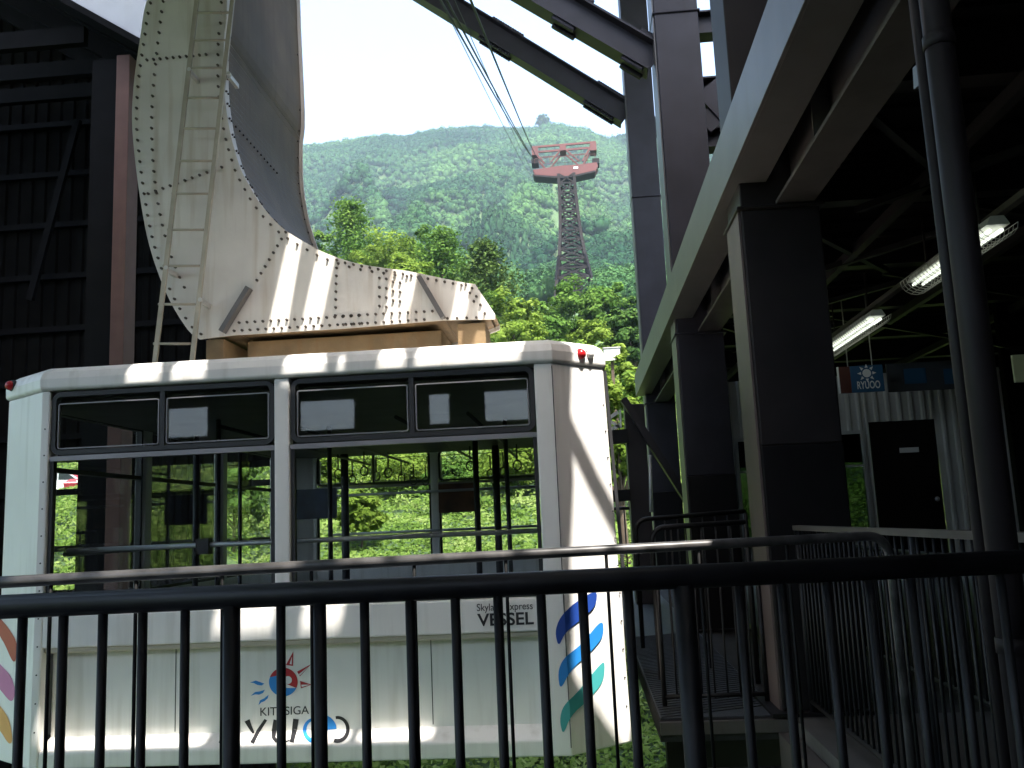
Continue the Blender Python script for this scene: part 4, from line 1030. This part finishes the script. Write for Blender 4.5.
# gate frame beyond the cabin
YG = 16.0
g = thing('docking_frame', P(640, 560, YG), 'dark steel docking frame with a slanting brace just past the cabin corner', 'frame')
q = lambda a, b: P(a, b, YG)
m = MB(); a, b = q(636, 404), q(642, 512); m.box(q(627, 450).x, q(647, 450).x, YG, YG + .4, -.0, a.z); m.build('post', STEEL, g, bevel=.01)
m = MB(); m.bar(q(606, 438), q(628, 436), .2, .24); m.build('cross_arm', STEELB, g); m = MB(); m.bar(q(606, 497), q(630, 495), .1, .20); m.build('cross_arm', STEELB, g)
MB().bar(q(623, 400) - Y*.1, q(690, 506) - Y*.1, .12, .26, up=Y).build('brace', STEEL, g)
m = MB(); m.bar(q(606, 420), q(618, 412), .03, .06); m.bar(q(606, 432), q(620, 425), .03, .06); m.bar(q(607, 419), q(619, 427), .03, .05); m.bar(q(620, 410), q(621, 428), .03, .05); m.build('lattice_bracket', GALV, g)
m = MB(); m.tube([q(650, 455), q(651, 512)], .03, 8); m.build('guide_rod', GALV, g)
fence('dock_railing', 'small dark railing in the gap between cabin and docking frame', 'railing', [P(607, 509, 17), P(634, 508, 17)], -.2, [P(a, 509, 17) for a in (612, 618, 624, 630)], .014, .03, [(P(607, 509, 17), .04), (P(634, 508, 17), .04)])

# pipes at the right
tb_ = lambda px, y: P(px, 501, y)
p = tb_(996, 3.2)
pp = thing('drain_pipe', (p.x, 3.2, 0), 'thick dark vertical pipe in front of the fence at the picture edge', 'pipe')
MB().tube([(p.x, 3.2, 0), (p.x, 3.2, 4.6)], .051, 16).build('pipe', STEEL, pp)
for z in (1.0, 3.15): MB().tube([(p.x, 3.2, z), (p.x, 3.2, z + .05)], .056, 16).build('collar', STEEL, pp)
p2 = tb_(976, 3.3)
cp = thing('conduit_pipe', (p2.x, 3.3, 0), 'thinner dark pipe standing just left of the thick vertical pipe', 'pipe')
MB().tube([(p2.x, 3.3, 0), (p2.x, 3.3, 4.6)], .025, 12).build('pipe', STEEL, cp)
a = P(921, 78, 3.5); b = P(944, 58, 3.25); MB().bar(a, b, .06, .085).build('bracket', GIRD, cp)

# fluorescent lights with wire guards
def light(y0, y1, xc, zc, label):
    t = thing('fluorescent_light', (xc, (y0 + y1) / 2, zc), label, 'light', 'caged fluorescent lights under the platform roof')
    m = MB(); m.prism([(xc - .09, y0, zc + .02), (xc + .09, y0, zc + .02), (xc + .05, y0, zc + .09), (xc - .05, y0, zc + .09)], Y * (y1 - y0)); m.build('housing', WHITE, t)
    for k in (-.045, .045): MB().tube([(xc + k, y0 + .05, zc - .012), (xc + k, y1 - .05, zc - .012)], .016, 10).build('tube', TUBE, t)
    m = MB()
    n_ = int((y1 - y0) / .075)
    for i in range(n_ + 1):
        y = y0 + (y1 - y0) * i / n_
        m.tube([(xc + .15*math.cos(a), y, zc + .03 - .13*math.sin(a)) for a in np.linspace(0, math.pi, 9)], .0032, 4)
    for a in np.linspace(0, math.pi, 9): m.tube([(xc + .15*math.cos(a), y0, zc + .03 - .13*math.sin(a)), (xc + .15*math.cos(a), y1, zc + .03 - .13*math.sin(a))], .0032, 4)
    m.build('wire_guard', GALV, t, fix=False)
    for y in (y0 + .3, y1 - .3): MB().tube([(xc, y, zc + .09), (xc, y, 4.2)], .01, 6).build('hanger_rod', STEEL, t)
light(7.0, 8.75, 3.33, 3.60, 'caged fluorescent lamp partly hidden by the vertical pipes, nearer of two')
light(10.2, 12.2, 3.42, 3.60, 'caged fluorescent lamp near the blue hanging sign, farther of two')
tag(MB().bar((3.36, 1, 3.74), (3.42, 12.6, 3.74), .07, .05).build('light_rail', GIRDD), 'long grey conduit rail carrying the caged fluorescent lamps', 'rail')

# signs
YS = 11.6
a = P(838.5, 367, YS); b = P(885, 391, YS)
sg = thing('hanging_sign', ((a.x + b.x)/2, YS, b.z), 'small blue hanging sign with white sun emblem and RYUOO lettering', 'sign')
xm = P(851, 380, YS).x
MB().box(xm, b.x, YS, YS + .03, b.z, a.z).build('sign_panel', SIGNB, sg); MB().box(a.x, xm - .002, YS, YS + .03, b.z, a.z).build('side_panel', SIGNR, sg)
MB().box(a.x - .02, a.x - .002, YS - .002, YS + .03, b.z, a.z).build('edge_strip', C_WHT, sg)
m = MB(); put_text(m, 'RYUOO', (xm + .07, YS - .003, b.z + .04), b.x - xm - .12, .10, .02); 
c = Vector(((xm + b.x)/2, YS - .003, b.z + .24)); m.add([c + (X*math.cos(R(i*30)) + Z*math.sin(R(i*30)))*.055 for i in range(12)], [tuple(range(12))])
for i in range(8):
    t = R(i*45); u = X*math.cos(t) + Z*math.sin(t); v = -X*math.sin(t) + Z*math.cos(t); m.add([c + u*.07 + v*.02, c + u*.12, c + u*.07 - v*.02], [(0, 1, 2)])
m.build('emblem', C_WHT, sg, fix=False)
for x_ in (a.x + .12, b.x - .12): MB().tube([(x_, YS + .015, a.z), (x_, YS + .015, 4.2)], .008, 6).build('hanger_rod', GALV, sg)
a = P(886, 364, YS + .4); b = P(968, 388, YS + .4)
bn = thing('banner', (b.x, YS + .4, b.z), 'dark header banner with faint blue squares above the booth wall', 'banner')
MB().box(a.x, b.x, YS + .4, YS + .43, b.z, a.z).build('banner_board', BANN, bn)
for px in (915, 955): k = P(px, 376, YS + .4); MB().box(k.x - .14, k.x + .14, YS + .394, YS + .398, k.z - .1, k.z + .1).build('banner_patch', SIGNB, bn)
a = P(1012, 355, 9.0); b = P(1040, 381, 9.0); tag(MB().box(a.x, b.x, 9.0, 9.03, b.z, a.z).build('notice_board', YEL), 'pale yellow notice board at the picture edge beyond the thick pipe', 'sign')
k = P(971, 400, YW - .1); wb = thing('wall_box', k, 'small dark box with bright top fixed at the end of the booth wall', 'box')
MB().box(k.x - .05, k.x + .06, YW - .12, YW - .035, k.z - .17, k.z + .04).build('box_body', STEELB, wb); MB().box(k.x - .05, k.x + .06, YW - .14, YW - .035, k.z + .045, k.z + .16).build('box_lid', C_WHT, wb)

# ------------------------------------------------------------------ machine shed on the left
sh = thing('engine_shed', (-10, 14, -5), 'dark open fronted shed with black corrugated back wall and red brown corner column', 'building')
YSH = 13.0
a = P(85, 200, YSH).x; b = P(113, 200, YSH).x; c = P(126.5, 200, YSH).x
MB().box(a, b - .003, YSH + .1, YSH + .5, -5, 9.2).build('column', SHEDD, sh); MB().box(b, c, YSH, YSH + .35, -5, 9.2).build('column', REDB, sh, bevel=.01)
YB = 18.0
m = MB(); x = -26.0; xe = P(285, 300, YB).x
o1 = (P(36, 500, YB).x, P(77, 500, YB).x, P(60, 590, YB).z, P(60, 463, YB).z); o2 = (P(213, 500, YB).x, P(275, 500, YB).x, P(240, 585, YB).z, P(240, 468, YB).z)
def cor2(x0, x1, z0, z1, prof_y=YB):
    x = x0
    while x < x1 - .01:
        k = min(.3, x1 - x); pf = [(x, prof_y), (x+k*.4, prof_y), (x+k*.5, prof_y-.05), (x+k*.9, prof_y-.05), (x+k, prof_y)]
        for (p, q), (r_, s_) in zip(pf, pf[1:]): m.add([(p, q, z0), (r_, s_, z0), (r_, s_, z1), (p, q, z1)], [(0, 1, 2, 3)])
        x += k
for x0, x1, z0, z1 in ((-26, o1[0], -5, 13.5), (o1[0], o1[1], o1[3], 13.5), (o1[0], o1[1], -5, o1[2]), (o1[1], o2[0], -5, 13.5), (o2[0], o2[1], o2[3], 9.0), (o2[0], o2[1], -5, o2[2])): cor2(x0, x1, z0, z1)
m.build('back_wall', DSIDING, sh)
for k in range(12): MB().box(-25, xe, YB - .17, YB - .06, -1 + k*1.15, -.88 + k*1.15).build('girt', SHEDD, sh)
# gable front: sloping fascia and rafters
f0 = P(150, 47, 12.6); f1 = P(60, -3, 12.6); e = (f1 - f0).normalized(); f1 = f1 + e*12
u = Vector((-e.z, 0, e.x)); u = u if u.z > 0 else -u
m = MB(); m.bar(f0 + u*.42, f1 + u*.42, .08, .80, up=u); m.build('fascia', FASC, sh)
m = MB(); m.bar(f0 - u*.04 + Y*.1, f1 - u*.04 + Y*.1, .5, .10, up=u); m.build('gutter', SHEDD, sh)
m = MB(); m.prism([f0 + u*.84, f1 + u*.84, f1 + u*.9, f0 + u*.9], Y * 5.3); m.build('shed_roof', ROOFT, sh)
for k, y_ in enumerate((13.6, 15.4, 17.2)): MB().bar(f0 + u*.2 + Y*(y_ - 12.6), f1 + u*.2 + Y*(y_ - 12.6), .2, .4, up=u).build('rafter', SHEDD, sh)
for y_, py in ((13.4, 40), (15.0, 72), (16.6, 95)):
    p = P(40, py, y_); MB().bar((-26, y_, p.z), (P(86, py, y_).x if y_ < 14 else -7.5, y_, p.z), .14, .30).build('cross_beam', SHEDD, sh)
MB().box(-14.6, -14.4, 12.9, YB, -5, 10).build('side_wall', DSIDING, sh)
MB().bar(P(30, 300, 17.5), P(78, 120, 17.5), .1, .14).build('wall_brace', SHEDD, sh)

# ------------------------------------------------------------------ small far things
YU = 30.0; p = P(612, 354, YU); zg = terrain(p.x, YU) - .1
ub = thing('utility_cabinet', (p.x, YU, zg), 'small white utility cabinet among the bushes past the cabin roof corner', 'cabinet')
MB().box(p.x - .27, p.x + .27, YU, YU + .4, p.z - .22, p.z + .20).build('cabinet_body', C_WHT, ub, bevel=.01); MB().box(p.x - .30, p.x + .30, YU - .03, YU + .43, p.z + .203, p.z + .235).build('cabinet_lid', GALV, ub)
MB().box(p.x - .05, p.x + .05, YU + .15, YU + .25, zg, p.z - .222).build('cabinet_post', BARK, ub)
def car_(px, py, y, m_, label, flip=1):
    b = P(px, py, y); x, z = b.x, b.z; t = thing('parked_car', (x, y, z), label, 'car')
    pf = [(-2.1,.25),(-2.15,.6),(-1.9,.85),(-1.2,.95),(-.7,1.4),(.7,1.45),(1.5,1.0),(2.1,.85),(2.15,.3)]
    m = MB(); m.prism([(x + flip*a, y - .8, z + b_) for a, b_ in pf], Y * 1.6); m.build('body', m_, t, bevel=.06)
    m = MB(); m.prism([(x + flip*a, y - .81, z + b_) for a, b_ in [(-1.0,.95),(-.62,1.32),(-.05,1.35),(-.05,.95)]], Y * 1.62); m.prism([(x + flip*a, y - .81, z + b_) for a, b_ in [(.03,.95),(.03,1.35),(.65,1.36),(1.2,1.0)]], Y * 1.62); m.build('side_window', CARG, t)
    for a in (-1.35, 1.35):
        for s_ in (-1, 1): w_ = MB().tube([(x + a, y + s_*.66, z + .31), (x + a, y + s_*.83, z + .31)], .31, 16).build('wheel', TYRE, t); MB().tube([(x + a, y + s_*.82, z + .31), (x + a, y + s_*.842, z + .31)], .19, 12).build('rim', ALU, w_)
    for s_ in (-.55, .55): MB().box(x - flip*2.13 - .05, x - flip*2.13 + .05, y + s_ - .18, y + s_ + .18, z + .6, z + .75).build('headlight', LAMPW, t)
    t.rotation_euler.z = R(62 * flip)
car_(50, 496, 54, CARW, 'silver white car parked on the grass, seen through the cabin window')
car_(71, 494, 56, CARR, 'dark red car parked behind the silver white one', -1)
